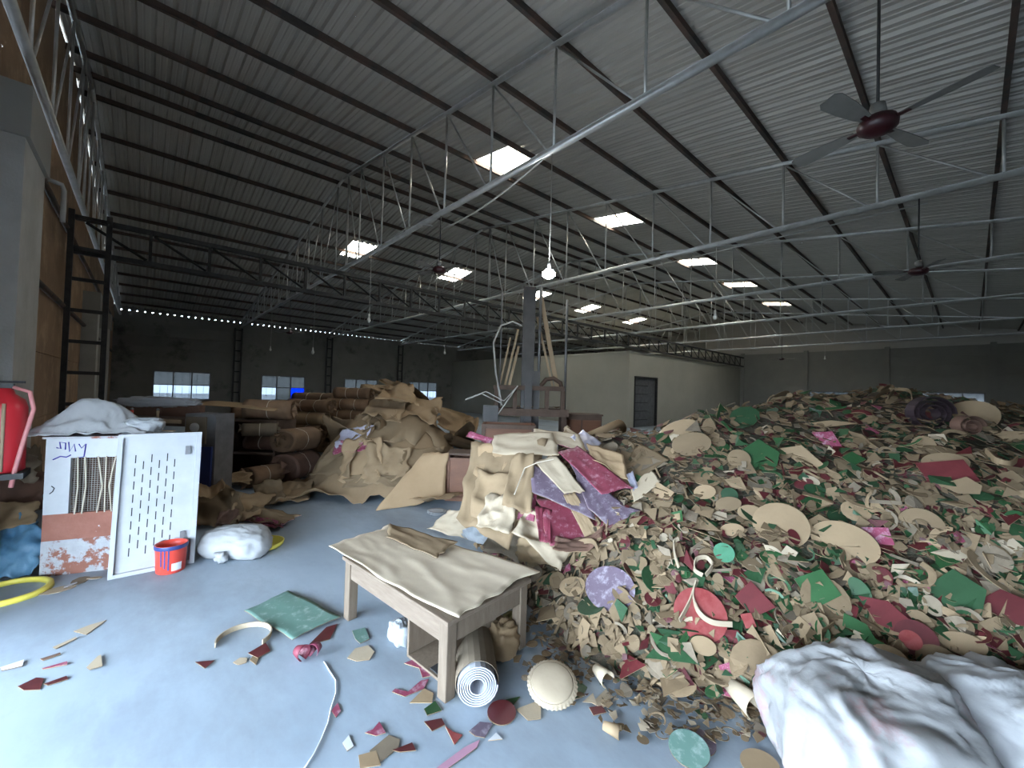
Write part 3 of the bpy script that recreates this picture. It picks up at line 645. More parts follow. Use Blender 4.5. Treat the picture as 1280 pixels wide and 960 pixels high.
# white cloth bundle on the cabinet
c = A+ud*0.26+back*0.22
def lump(x, y):
    q = Vector((x, y, 0))-c; a, d = q.x*ud.x+q.y*ud.y, q.x*back.x+q.y*back.y
    return CH+0.27*math.exp(-((a+0.10)/0.20)**2-(d/0.17)**2)+0.17*math.exp(-((a-0.16)/0.17)**2-((d-0.02)/0.16)**2)-0.10*max(0.0, abs(a)-0.36)/0.1-0.12*max(0.0, -d-0.20)/0.1
sheet('cloth_bundle', 'crumpled white cloth bundle heaped on top of the old cabinet', 'cloth', [c+ud*-0.46-back*0.27+Vector((0, 0, CH)), c+ud*0.42-back*0.25+Vector((0, 0, CH)), c+ud*0.40+back*0.25+Vector((0, 0, CH)), c+ud*-0.44+back*0.25+Vector((0, 0, CH))], (M_white, M_white), 44, 0.05, 4.5, 0.0, 0.05, seed=44, ground=lambda x, y: lump(x, y)+0.03*ridged(x*7, y*7, 1)+0.02*ridged(x*15, y*13, 3)+0.03, gap=0.0)
c = A+ud*0.62+back*0.2; sack('plastic_bag', 'small crinkled clear plastic bag on the cabinet top', (c.x, c.y, CH+0.07), (0.15, 0.12, 0.08), M_plastic, 9, 0.10, cat='plastic bag', k=4)
for i, (u, d, rz, l) in enumerate(((0.66, 0.12, 0.2, 0.34), (0.72, 0.3, -0.3, 0.3))):
    q = A+ud*u+back*d+Vector((0, 0, CH+0.004+i*0.012)); m2 = Matrix.Rotation(rz, 3, 'Z') @ rotc
    tag(MB().box(q, (l, 0.04, 0.008), m2).build('paint_stirrer', [M_wpaint, M_lwood][i], None, q), ['white flat stick lying on the cabinet top', 'pale wooden flat stick lying on the cabinet top'][i], 'stick')
# fire extinguisher on the wall at the far left
c = atx(1, 590, XL+0.45); t = thing('fire_extinguisher', 'red fire extinguisher with pale hose beside the whitewashed pillar', 'fire extinguisher', c)
MB().lathe([(0.12, 0.0), (0.14, 0.02), (0.14, 0.56), (0.12, 0.63), (0.06, 0.68), (0.045, 0.73)], c, 24).build('cylinder', M_ext, t)
MB().box(c+Vector((0, 0, 0.745)), (0.10, 0.05, 0.05)).build('valve', M_black, t)
MB().box(c+Vector((0.04, -0.04, 0.785)), (0.16, 0.03, 0.02), Matrix.Rotation(0.5, 3, 'Z')).build('lever', M_black, t)
MB().tube([c+Vector((0.05, -0.02, 0.74)), c+Vector((0.15, -0.06, 0.70)), c+Vector((0.18, -0.08, 0.55)), c+Vector((0.14, -0.12, 0.3)), c+Vector((0.1, -0.13, 0.05)), c+Vector((0.08, -0.13, -0.12))], 0.016, 6).build('hose', mat('pink_hose', (0.62, 0.25, 0.25), 0.5), t)
MB().tube([c+Vector((0.02, -0.143, 0.6)), c+Vector((0.02, -0.143, 0.02))], 0.012, 6).build('pale_stripe', M_lwood, t)
MB().bbox(c.x-0.2, c.x+0.15, c.y-0.16, c.y+0.16, c.z-0.05, c.z).build('bracket', M_black, t)
MB().tube([(c.x-0.12, c.y, 0.0), (c.x-0.12, c.y, c.z-0.05)], 0.03, 8).build('stand_post', M_black, t)
# blue tarp and brown sheets left of the cabinet
f0 = lambda x, y: 0.0
def quad(pts): return [atd(*p) for p in pts]
sheet('blue_tarpaulin', 'crumpled blue tarpaulin heaped on the floor left of the cabinet', 'tarpaulin', [atz(-30, 728), atz(50, 718), atz(52, 650, 0.42), atz(-30, 640, 0.5)], (M_tarp, M_tarp), 22, 0.09, 3.2, 0.05, 0.06, seed=5, ground=f0)
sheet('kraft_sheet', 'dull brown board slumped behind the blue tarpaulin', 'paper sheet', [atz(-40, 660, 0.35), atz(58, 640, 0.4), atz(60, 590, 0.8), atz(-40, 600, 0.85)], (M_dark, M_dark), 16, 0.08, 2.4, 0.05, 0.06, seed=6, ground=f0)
sheet('kraft_sheet', 'brown board lying on the tarpaulin by the cabinet foot', 'paper sheet', [atz(-20, 668, 0.36), atz(48, 655, 0.42), atz(52, 628, 0.55), atz(-20, 630, 0.6)], (M_kraft2, M_grey), 14, 0.04, 2.0, 0.04, 0.05, seed=7, ground=f0)
sheet('plastic_sheet', 'grimy clear plastic hanging at the cabinet left side', 'plastic sheet', [atz(28, 600, 0.75), atz(52, 596, 0.75), atz(50, 560, 1.0), atz(20, 562, 1.0)], (M_grey, M_grey), 14, 0.05, 2.6, 0.05, 0.08, seed=8)
sheet('kraft_sheet', 'rumpled dark board under the fire extinguisher', 'paper sheet', [atz(-40, 612, 0.7), atz(40, 605, 0.72), atz(45, 572, 1.0), atz(-40, 575, 1.0)], (M_dark, M_grey), 14, 0.08, 2.4, 0.05, 0.06, seed=9)
# torn paint flakes and papers at the cabinet foot
for i, (x, y, r) in enumerate(((72, 738, 0.11), (100, 727, 0.09), (118, 724, 0.06), (88, 733, 0.05))):
    q = atz(x, y); tag(MB().prism([(r*math.cos(a)*(1+0.3*nz(a, i)), 0.6*r*math.sin(a)*(1+0.4*nz(a, i, 5))) for a in [k*0.7 for k in range(9)]], 0.004, Matrix.Translation(q+Vector((0, 0, 0.003+0.003*i))) @ Matrix.Rotation(i*1.3, 4, 'Z') @ Matrix.Rotation(0.06*i, 4, 'X')).build('paper_scrap', [M_pale, M_grey, M_pale, M_wpaint][i], None, q), 'torn pale scrap on the floor at the cabinet foot', 'scrap', 'scraps at the cabinet foot')
# ------------------------------------------------------------------ behind the cabinet: dark workbench, boxes, junk
def oriented_box(name, label, cat, c0, u, w, d, h, m, open_front=False, frame=None):
    """cupboard-like box: c0 = front left foot, u = direction of its front"""
    u = Vector((u.x, u.y, 0)).normalized(); bk_ = Vector((-u.y, u.x, 0)); 
    if bk_.dot(FW) < 0: bk_ = -bk_
    rot = Matrix((u, bk_, Vector((0, 0, 1)))).transposed(); t = thing(name, label, cat, c0)
    def q(u0, u1, d0, d1, z0, z1, nm, mm, bev=0): 
        c_ = c0+u*((u0+u1)/2)+bk_*((d0+d1)/2)+Vector((0, 0, (z0+z1)/2)); b = MB()
        return b.box(c_, (u1-u0, d1-d0, z1-z0), rot).build(nm, mm, t)
    return t, q
RTf = Vector((RT.x, RT.y, 0)).normalized(); FWf = Vector((FW.x, FW.y, 0)).normalized()
c0 = atz(112, 640); t, q = oriented_box('workbench', 'dark brown wooden workbench with a pale edge strip behind the cabinet', 'workbench', c0, RTf, 1.45, 0.6, 1.35, M_owood)
q(0, 1.45, 0, 0.6, 1.2, 1.3, 'bench_top', M_owood); q(0.0, 1.1, 0.45, 0.55, 1.3, 1.47, 'back_board', M_dark)
for a in (0.0, 1.35): q(a, a+0.1, 0.02, 0.12, 0, 1.2, 'leg', M_owood); q(a, a+0.1, 0.48, 0.58, 0, 1.2, 'leg', M_owood)
q(0.15, 1.2, -0.03, 0.0, 1.24, 1.29, 'edge_strip', M_lwood)
for i, (x, m_) in enumerate(((0.2, M_lwood), (0.42, M_redpl), (0.78, M_lwood))):
    p = c0+RTf*x+Vector((0, 0, 1.3))+FWf*0.1; o = thing('clamp', ['pale spindle standing on the workbench, left one', 'red handled tool standing on the workbench edge', 'pale spindle standing on the workbench, right one'][i], 'tool', p)
    MB().lathe([(0.018, 0), (0.014, 0.05), (0.02, 0.09), (0.01, 0.1)], p, 10).build('handle', m_, o); MB().lathe([(0.012, 0.1), (0.022, 0.11), (0.012, 0.13)], p, 10).build('knob', M_alu, o)
p = c0+RTf*0.45+FWf*0.5+Vector((0, 0, 1.47)); sack('rag_heap', 'crumpled white rags on the back board of the workbench', (p.x, p.y, 1.50), (0.40, 0.09, 0.05), M_white, 12, 0.3, cat='rags', k=5, yaw=math.atan2(RTf.y, RTf.x), nseg=40, nring=20)
c0 = atz(224, 645); t, q = oriented_box('metal_locker', 'grey metal locker with a round dial beside the workbench', 'locker', c0, RTf, 0.42, 0.4, 1.38, M_alu)
q(0, 0.42, 0.03, 0.4, 0, 1.38, 'body', M_alu); f = q(0.03, 0.30, 0, 0.03, 0.98, 1.34, 'door', M_grey); q(0.03, 0.39, 0, 0.03, 0.04, 0.94, 'door', M_bluepl)
p = c0+RTf*0.16-FWf*0.002+Vector((0, 0, 1.2)); MB().lathe([(0.06, 0), (0.06, 0.02), (0.04, 0.03)], p, 16, rot=Matrix((RTf, Vector((0, 0, 1)), -FWf)).transposed()).build('dial', M_cord, f)
for i, (x, y, dx) in enumerate(((262, 592, -0.22), (270, 590, -0.20))):
    p = atz(x, y+18); tp = p+Vector((0, 0, 1.05))+RTf*dx+FWf*0.25; ax = (tp-p).normalized(); sd = ax.cross(FWf).normalized()
    tag(MB().box((p+tp)/2+Vector((0, 0, 0.02)), (0.11, 0.035, (tp-p).length), Matrix((sd, sd.cross(ax), ax)).transposed()).build('timber_plank', M_lwood, None, p), ['left of two grey planks leaning on the metal locker', 'right of two grey planks leaning on the metal locker'][i], 'plank')
# junk shelf stack: kraft bundles thrown on a dark crate
c0 = atz(246, 612); t, q = oriented_box('storage_crate', 'dark open crate carrying kraft rolls behind the leaning planks', 'crate', c0+FWf*0.7, RTf, 0.9, 0.7, 1.1, M_owood)
q(0, 0.9, 0.65, 0.7, 0, 1.1, 'back_board', M_owood); q(0, 0.04, 0, 0.65, 0, 1.1, 'side_board', M_owood); q(0.86, 0.9, 0, 0.65, 0, 1.1, 'side_board', M_owood); q(0.04, 0.86, 0, 0.65, 0.5, 0.54, 'shelf', M_owood); q(0, 0.9, 0, 0.7, 1.1, 1.14, 'lid', M_owood)
cc = c0+FWf*1.0+RTf*0.45
yw = math.atan2(RTf.y, RTf.x)
bundle('crumpled kraft bundle on top of the dark crate', cc+RTf*0.15+Vector((0, 0, 1.33)), 0.85, 0.2, yw+0.2, M_bundle, 21, 0.9, 1)
bundle('reddish kraft bundle hanging off the dark crate front', cc+RTf*0.22-FWf*0.42+Vector((0, 0, 0.98)), 0.55, 0.14, yw+0.5, M_grey, 22, 0.8, 1)
bundle('brown kraft bundle lying before the dark crate', cc+RTf*0.42-FWf*0.62+Vector((0, 0, 0.2)), 0.6, 0.2, yw+1.2, M_bundle, 23, 0.85, 1)
bundle('dark kraft bundle standing upright on the crate shelf', cc+RTf*0.1-FWf*0.1+Vector((0, 0, 0.7)), 0.6, 0.15, yw, M_dark, 24, 0.9, 1)
bundle('brown kraft bundle on the floor right of the crate', cc+RTf*0.75-FWf*0.1+Vector((0, 0, 0.28)), 0.7, 0.3, yw+1.4, M_dark, 25, 0.85, 1)
bundle('brown kraft bundle stacked right of the crate, upper one', cc+RTf*0.72-FWf*0.05+Vector((0, 0, 0.78)), 0.75, 0.26, yw+1.3, M_bundle, 26, 0.8, 1)
sheet('kraft_sheet', 'long kraft sheet laid over locker and crate tops', 'paper sheet', [c0+RTf*-0.35+FWf*0.1+Vector((0, 0, 1.42)), c0+RTf*0.9+FWf*0.7+Vector((0, 0, 1.3)), c0+RTf*0.85+FWf*1.2+Vector((0, 0, 1.38)), c0+RTf*-0.3+FWf*0.7+Vector((0, 0, 1.45))], (M_kraft2, M_kraft2), 12, 0.03, 2, 0.03, 0.05, seed=14)
# ------------------------------------------------------------------ stacks of tied kraft bundles along the middle
random.seed(11)
stack_n = 0
def bundle_stack(px, py, layers, yaw, lens, r, gname, where, cols=1):
    global stack_n
    base = atz(px, py)+FWf*r
    ordw = ['lowest', 'second lowest', 'third lowest', 'fourth lowest', 'topmost']
    for k in range(layers):
        stack_n += 1; z = r*0.78+k*r*1.42
        off = RTf*random.uniform(-0.12, 0.12)+FWf*(0.06*k+random.uniform(-0.05, 0.05))
        w = 'topmost' if k == layers-1 else ordw[k]
        bundle('tied kraft bundle, %s of the stack %s' % (w, where), base+off+Vector((0, 0, z)), lens*random.uniform(0.9, 1.1), r*random.uniform(0.92, 1.05), yaw+random.uniform(-0.12, 0.12), random.choice([M_bundle, M_bundle, M_bundle, M_kraft2]), stack_n*3+40, 0.76, 2, gname)
bundle_stack(372, 566, 4, yw-0.05, 1.25, 0.25, 'tied kraft bundles', 'facing the bare floor')
bundle_stack(330, 560, 3, yw+0.3, 1.1, 0.25, 'tied kraft bundles', 'nearest the dark crate')
bundle_stack(428, 556, 5, yw+0.05, 1.3, 0.25, 'tied kraft bundles', 'behind the mound of loose sheets')
bundle_stack(300, 552, 3, yw+0.5, 1.1, 0.26, 'tied kraft bundles', 'under the blue paned window')
bundle_stack(390, 546, 4, yw, 1.5, 0.27, 'tied kraft bundles', 'second row back')
bundle_stack(470, 548, 5, yw+0.2, 1.5, 0.27, 'tied kraft bundles', 'half hidden behind the mound crest')
# flat dusty sheets on the floor in front of the stacks
for i, (pts, m_, lb) in enumerate((
    ([(300, 572), (400, 570), (430, 585), (310, 590)], M_grey, 'wide flat grey-brown sheet on the floor before the bundle stacks'),
    ([(262, 590), (330, 590), (350, 602), (268, 606)], M_grey, 'flat dusty sheet on the floor right of the planks'),
    ([(300, 592), (390, 606), (372, 618), (290, 608)], M_grey, 'long flat dusty sheet in the aisle'))):
    sheet('kraft_sheet', lb, 'paper sheet', [atz(*p)+Vector((0, 0, 0.015+0.01*i)) for p in pts], (m_, m_), 12, 0.015, 2, 0.0, 0.06, seed=30+i, ground=f0)
# crumpled sheets lying between the tied sack and the aisle
def near(x, y, z, D): return atd(x, y, D)
LS = [([(245, 660, 0.0), (300, 664, 0.0), (306, 620, 0.28), (246, 600, 0.42)], M_kraft, M_grey, 'large folded kraft sheet sloping down behind the white panel'),
      ([(246, 628, 0.34), (278, 622, 0.34), (278, 598, 0.45), (246, 590, 0.52)], M_kraft2, M_kraft, 'curled brown sheet topping the left sheet pile'),
      ([(284, 655, 0.05), (322, 652, 0.05), (346, 620, 0.12), (292, 618, 0.3)], M_kraft, M_kraft2, 'creased kraft sheet in the middle of the left sheet pile'),
      ([(322, 636, 0.02), (360, 628, 0.10), (352, 604, 0.25), (318, 610, 0.2)], M_kraft, M_kraft, 'standing crumpled kraft sheet at the aisle side of the left pile'),
      ([(345, 634, 0.0), (385, 626, 0.02), (392, 604, 0.1), (350, 606, 0.18)], M_kraft, M_grey, 'low crumpled kraft sheet ending the left pile'),
      ([(295, 652, 0.02), (352, 664, 0.0), (376, 648, 0.05), (318, 638, 0.1)], M_kraft, M_magenta, 'kraft sheet tipped up over a pink one in the left pile'),
      ([(305, 652, 0.01), (350, 664, 0.01), (354, 656, 0.03), (312, 646, 0.05)], M_magenta, M_kraft, 'glossy pink-maroon sheet peeking from the left sheet pile'),
      ([(380, 612, 0.0), (425, 605, 0.0), (420, 596, 0.03), (385, 602, 0.05)], M_grey, M_kraft, 'thin flat sheet trailing into the aisle'),
      ([(262, 610, 0.3), (310, 606, 0.2), (312, 596, 0.3), (268, 596, 0.4)], M_kraft, M_kraft, 'rolled up kraft sheet at the back of the left pile'),
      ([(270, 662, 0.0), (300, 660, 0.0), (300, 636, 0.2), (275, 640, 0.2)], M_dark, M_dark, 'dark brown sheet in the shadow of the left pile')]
for i, (pts, m1, m2, lb) in enumerate(LS):
    sheet('kraft_sheet', lb, 'paper sheet', [atz(*p) for p in pts], (m1, m2), 16, 0.07, 2.2, 0.10, 0.06, seed=50+i*1.37, ground=f0, gap=0.01+0.004*i)
# ------------------------------------------------------------------ mound of loose brown sheets (middle left)
MC = Vector((3.75, 7.7, 0))
def mound(x, y):
    a = (x-MC.x)*RTf.x+(y-MC.y)*RTf.y; d = (x-MC.x)*FWf.x+(y-MC.y)*FWf.y
    r2 = (a/1.45)**2+(d/1.75)**2
    return 1.42*max(0.0, 1-r2)**0.75+0.10*nz(x*1.7, y*1.7, 3)*(1 if r2 < 1 else 0)
def hitf(px, py, fn, d0=1.2, d1=30, eps=0.0):
    """first point of the view ray that meets the surface fn"""
    r_ = ray(px, py); D = d0; prev = D
    while D < d1:
        p = O+r_*D
        if p.z <= fn(p.x, p.y)+eps:
            a, b2 = prev, D
            for _ in range(12):
                m2 = (a+b2)/2; p = O+r_*m2
                if p.z <= fn(p.x, p.y)+eps: b2 = m2
                else: a = m2
            return O+r_*b2
        prev = D; D += 0.04
    return None
def on_mound(px, py): return hitf(px, py, mound) or atd(px, py, 9.0)
sheet('kraft_sheet', 'big brown sheet underlying the whole mound of loose sheets', 'paper sheet', [MC+RTf*-1.6+FWf*-1.8, MC+RTf*1.55+FWf*-1.8, MC+RTf*1.5+FWf*1.8, MC+RTf*-1.5+FWf*1.8], (M_kraft2, M_kraft2), 48, 0.16, 7, 0.0, 0.06, seed=70, ground=mound, gap=-0.02)
MS = [([(392, 600), (440, 600), (470, 540), (420, 560)], M_kraft, 'left front brown sheet spilling off the loose-sheet mound', 0.10),
      ([(425, 608), (475, 606), (480, 552), (432, 560)], M_kraft2, 'rumpled brown sheet at the front of the loose-sheet mound', 0.13),
      ([(455, 612), (508, 606), (512, 566), (460, 560)], M_kraft, 'crumpled kraft sheet low on the loose-sheet mound', 0.14),
      ([(420, 570), (462, 556), (470, 536), (430, 545)], M_silver, 'shiny lilac sheet showing on the left of the loose-sheet mound', 0.05),
      ([(418, 575), (455, 570), (462, 556), (424, 558)], M_magenta, 'thin pink sheet edge in the loose-sheet mound', 0.05),
      ([(455, 565), (560, 570), (560, 545), (452, 538)], M_kraft, 'wide flat kraft sheet across the middle of the loose-sheet mound', 0.06),
      ([(500, 590), (545, 595), (556, 565), (502, 570)], M_kraft, 'square kraft sheet hanging over the mound front', 0.04),
      ([(450, 530), (500, 545), (510, 512), (470, 505)], M_kraft2, 'curling brown sheet on the upper left of the mound', 0.13),
      ([(490, 530), (545, 540), (550, 510), (500, 505)], M_kraft2, 'folded brown sheet on the mound crest', 0.15),
      ([(535, 540), (580, 560), (588, 525), (545, 510)], M_kraft2, 'arched brown sheet at the right of the mound crest', 0.15),
      ([(470, 515), (520, 520), (515, 498), (480, 496)], M_kraft2, 'topmost bulging brown sheet of the mound', 0.14),
      ([(505, 512), (545, 520), (550, 502), (515, 500)], M_kraft2, 'small curled brown sheet near the mound top', 0.1),
      ([(560, 572), (598, 568), (590, 540), (560, 540)], M_kraft2, 'brown sheet slumped at the right end of the mound', 0.12),
      ([(405, 560), (440, 560), (445, 530), (415, 535)], M_kraft2, 'brown sheet at the left shoulder of the mound', 0.12),
      ([(430, 622), (500, 622), (508, 606), (432, 606)], M_kraft, 'flat torn sheet at the foot of the loose-sheet mound', 0.05)]
for i, (pts, m_, lb, am) in enumerate(MS):
    cs = [on_mound(*p)+Vector((0, 0, 0.04+0.008*i)) for p in pts]
    sheet('kraft_sheet', lb, 'paper sheet', cs, (m_, M_kraft2), 16, am*0.8, 2.3, 0.14, 0.05, seed=80+i*1.9, ground=mound, gap=0.01+0.004*i)
# two rolls of brown card in the mound
for i, (pa, pb_, r) in enumerate((((468, 540), (590, 560), 0.13), ((560, 556), (610, 570), 0.12))):
    p, p2 = on_mound(*pa)+Vector((0, 0, 0.12)), on_mound(*pb_)+Vector((0, 0, 0.12)); ax = (p2-p).normalized(); s = ax.cross(Vector((0, 0, 1))).normalized(); u = s.cross(ax); b = MB(); n = 40; vs = []
    for k in range(n+1):
        a = 2*math.pi*1.85*k/n; rr = r*(1-0.3*k/n)
        for e in (p, p2): vs.append(e+s*math.cos(a)*rr+u*math.sin(a)*rr)
    b.add(vs, [(2*k, 2*k+1, 2*k+3, 2*k+2) for k in range(n)], 0, True); tag(b.build('card_roll', M_kraft2, None, p), ['long smooth roll of orange-brown card lying in the mound', 'short open roll of brown card at the right end of the mound'][i], 'card roll')
# sheet leaning from the mound onto the floor in front of the wooden box
p = [atz(468, 640), atz(552, 626, 0.02), atd(560, 567, 6.7), atd(528, 568, 6.9)]
sheet('kraft_sheet', 'kraft sheet bent down to the floor in front of the wooden box', 'paper sheet', p, (M_kraft2, M_kraft), 14, 0.02, 1.5, 0.08, 0.03, seed=101, ground=f0)
# ------------------------------------------------------------------ wooden boxes and frame
c0 = atz(556, 626); t, q = oriented_box('wooden_box', 'red-brown panelled wooden box right of the loose-sheet mound', 'box', c0, RTf, 0.72, 0.5, 0.75, M_dwood)
q(0, 0.06, 0, 0.5, 0, 0.75, 'side_board', M_dwood); q(0.66, 0.72, 0, 0.5, 0, 0.75, 'side_board', M_dwood); q(0.06, 0.66, 0.02, 0.05, 0.05, 0.7, 'front_panel', M_dwood); q(0.06, 0.66, 0.45, 0.5, 0, 0.7, 'back_board', M_dwood); q(0, 0.72, -0.015, 0.5, 0.75, 0.78, 'lid', M_owood); q(0.06, 0.66, 0.0, 0.03, 0.0, 0.06, 'bottom_rail', M_dwood)
c0 = atd(600, 600, 7.6); c0.z = 0; t, q = oriented_box('wooden_chest', 'wide open wooden chest with raised rim in front of the machine', 'chest', c0, RTf, 1.0, 0.6, 1.2, M_dwood)
q(0, 1.0, 0, 0.04, 0.0, 1.2, 'front_panel', M_dwood); q(0, 1.0, 0.56, 0.6, 0.0, 1.2, 'back_board', M_dwood); q(0, 0.04, 0.04, 0.56, 0, 1.2, 'side_board', M_dwood); q(0.96, 1.0, 0.04, 0.56, 0, 1.2, 'side_board', M_dwood)
for a in ((0, 1.0, -0.03, 0.0, 1.12, 1.2), (0, 0.07, -0.03, 0.0, 0, 1.12), (0.93, 1.0, -0.03, 0.0, 0, 1.12)): q(*a, 'frame_rail', M_owood)
# ------------------------------------------------------------------ the tall machine with its post
mb = atd(655, 600, 9.2); mb.z = 0; t = thing('press_machine', 'tall iron machine with a high square post, tray frame and hoses', 'machine', mb)
def mq(u0, u1, d0, d1, z0, z1, name, m, par=None): return MB().box(mb+RTf*((u0+u1)/2)+FWf*((d0+d1)/2)+Vector((0, 0, (z0+z1)/2)), (u1-u0, d1-d0, z1-z0), Matrix((RTf, FWf, Vector((0, 0, 1)))).transposed()).build(name, m, par or t)
mq(-0.12, 0.16, 0.2, 0.55, 0.9, 4.25, 'post', M_iron); mq(0.14, 0.30, 0.15, 0.6, 0.0, 2.3, 'column_foot', M_iron)
mq(-0.04, 0.12, -0.05, 0.12, 0.0, 2.0, 'front_upright', M_iron)
mq(-0.9, 0.95, -0.1, 0.9, 1.28, 1.44, 'tray_bed', M_owood); mq(-0.75, 0.85, 0.0, 0.8, 1.86, 1.96, 'upper_frame', M_owood)
for u in (-0.72, -0.3, 0.42, 0.78): mq(u, u+0.09, 0.02, 0.12, 1.44, 1.86, 'frame_post', M_owood)
for u in (-0.85, 0.8): mq(u, u+0.12, 0.0, 0.15, 0, 1.28, 'leg', M_owood)
mq(-0.95, -0.62, -0.2, 0.1, 1.05, 1.5, 'motor_box', M_iron)
for u, z1, r in ((-0.62, 4.2, 0.02), (0.28, 4.3, 0.035), (0.9, 4.0, 0.03)):
    p = mb+RTf*u+FWf*0.3; MB().tube([p+Vector((0, 0, 1.44)), p+Vector((0, 0, z1))], r, 8).build('guide_rod', M_alu, t)
hz = [(-0.55, 1.5), (-0.7, 2.2), (-0.78, 2.9), (-0.62, 3.3), (-0.35, 3.4), (-0.15, 3.3)]
MB().tube([mb+RTf*u+Vector((0, 0, z)) for u, z in hz], 0.022, 8).build('hose', M_cord, t)
for pts in ([(-0.55, 1.55), (-1.0, 1.75), (-1.35, 1.6)], [(-1.35, 1.62), (-0.9, 1.8), (-0.5, 1.6), (-0.2, 1.95)], [(-0.2, 1.95), (-0.5, 1.5), (-0.85, 0.95)]):
    MB().tube([mb+RTf*u-FWf*0.15+Vector((0, 0, z)) for u, z in pts], 0.014, 6).build('loose_cable', M_cord, t)
MB().tube([mb+RTf*x+FWf*0.2+Vector((0, 0, z)) for x, z in ((0.32, 1.96), (0.45, 2.12), (0.62, 2.15), (0.78, 2.05), (0.82, 1.9))], 0.05, 8).build('curved_guard', M_owood, t)
for i, (u0, z0, u1, z1, w) in enumerate(((0.72, 1.95, 0.3, 4.1, 0.10), (0.62, 1.95, 0.22, 3.6, 0.05), (-0.5, 1.95, -0.22, 3.3, 0.05), (-0.62, 1.95, -0.4, 3.1, 0.04), (-0.4, 1.95, -0.2, 2.9, 0.06))):
    a, b2 = mb+RTf*u0+FWf*0.35+Vector((0, 0, z0)), mb+RTf*u1+FWf*0.5+Vector((0, 0, z1)); ax = (b2-a).normalized(); s = ax.cross(FWf).normalized()
    tag(MB().box((a+b2)/2, (w, 0.04, (b2-a).length), Matrix((s, s.cross(ax), ax)).transposed()).build('timber_batten', M_lwood, None, a), ['widest pale batten leaning right of the machine post', 'narrow pale batten right of the machine post', 'batten leaning on the left of the machine post', 'thinnest batten at the far left of the machine post', 'short batten leaning left of the machine post'][i], 'batten')
for i, (u, d, s_) in enumerate(((-0.3, 0.2, 0.25), (0.5, 0.3, 0.3), (-0.05, -0.02, 0.2))):
    p = mb+RTf*u+FWf*d+Vector((0, 0, 1.46)); sheet('paper_scrap', ['torn kraft pieces on the left of the machine tray', 'white torn paper on the right of the machine tray', 'small torn kraft piece at the machine tray front'][i], 'scrap', [p, p+RTf*s_, p+RTf*s_+FWf*0.2, p+FWf*0.2], ([M_kraft, M_wpaint, M_kraft][i], M_kraft), 8, 0.03, 2, 0.1, 0.1, seed=120+i)
# dark wooden cupboards right of the machine
c0 = atd(700, 600, 9.6); c0.z = 0; t, q = oriented_box('old_cupboard', 'dark wooden cupboard lying in the shade right of the machine', 'cupboard', c0, RTf, 0.95, 0.6, 1.3, M_owood)
q(0, 0.95, 0.03, 0.6, 0, 1.3, 'body', M_owood); q(0.04, 0.46, 0, 0.03, 0.05, 1.2, 'door', M_dwood); q(0.49, 0.91, 0, 0.03, 0.05, 1.2, 'door', M_dwood); q(-0.02, 0.97, -0.02, 0.62, 1.3, 1.34, 'top', M_owood)
# loose roll and sticks behind the central sheet pile
# ------------------------------------------------------------------ big scrap heap: its shape
POLY = [(2.28, 1.75), (2.45, 1.2), (2.8, 0.75), (3.25, 0.15), (3.7, -0.8), (4.6, -2.4), (7, -3.4), (11, -3.4), (13.5, -1.5), (13, 2.5), (10.5, 4.6), (7.6, 5.0), (5.3, 4.5), (3.9, 4.15), (2.95, 3.75), (2.55, 2.8)]
def sdist(x, y):
    ins = False; best = 1e9; n = len(POLY)
    for i in range(n):
        x0, y0 = POLY[i]; x1, y1 = POLY[(i+1) % n]
        if (y0 > y) != (y1 > y) and x < (x1-x0)*(y-y0)/(y1-y0)+x0: ins = not ins
        dx, dy = x1-x0, y1-y0; k = max(0, min(1, ((x-x0)*dx+(y-y0)*dy)/(dx*dx+dy*dy))); q = math.hypot(x-x0-k*dx, y-y0-k*dy)
        if q < best: best = q
    return best if ins else -best
def heap(x, y):
    d = sdist(x, y)
    if d <= 0: return 0.0
    h = 2.18*(1-math.exp(-d/1.9))
    h += 0.12*nz(x*0.9, y*0.9, 5)*min(1, d)+0.05*nz(x*2.6, y*2.6, 9)*min(1, d*2)
    b = ((x-3.85)**2+(y-3.25)**2)/0.75**2
    h += 0.42*math.exp(-b)
    return max(0.0, h)
HG = {}
def heapc(x, y):
    """bilinear look-up of heap() on a 6 cm grid"""
    s = 0.06; i, j = math.floor(x/s), math.floor(y/s); u, v = x/s-i, y/s-j; r_ = 0
    for a, wa in ((i, 1-u), (i+1, u)):
        for b, wb in ((j, 1-v), (j+1, v)):
            h = HG.get((a, b))
            if h is None: h = HG[(a, b)] = heap(a*s, b*s)
            r_ += h*wa*wb
    return r_
def on_heap(px, py, lift=0.0):
    p = hitf(px, py, heapc, 1.5, 16)
    return p+Vector((0, 0, lift)) if p is not None else None
def hnormal(x, y): 
    e = 0.08; return Vector((heapc(x-e, y)-heapc(x+e, y), heapc(x, y-e)-heapc(x, y+e), 2*e)).normalized()
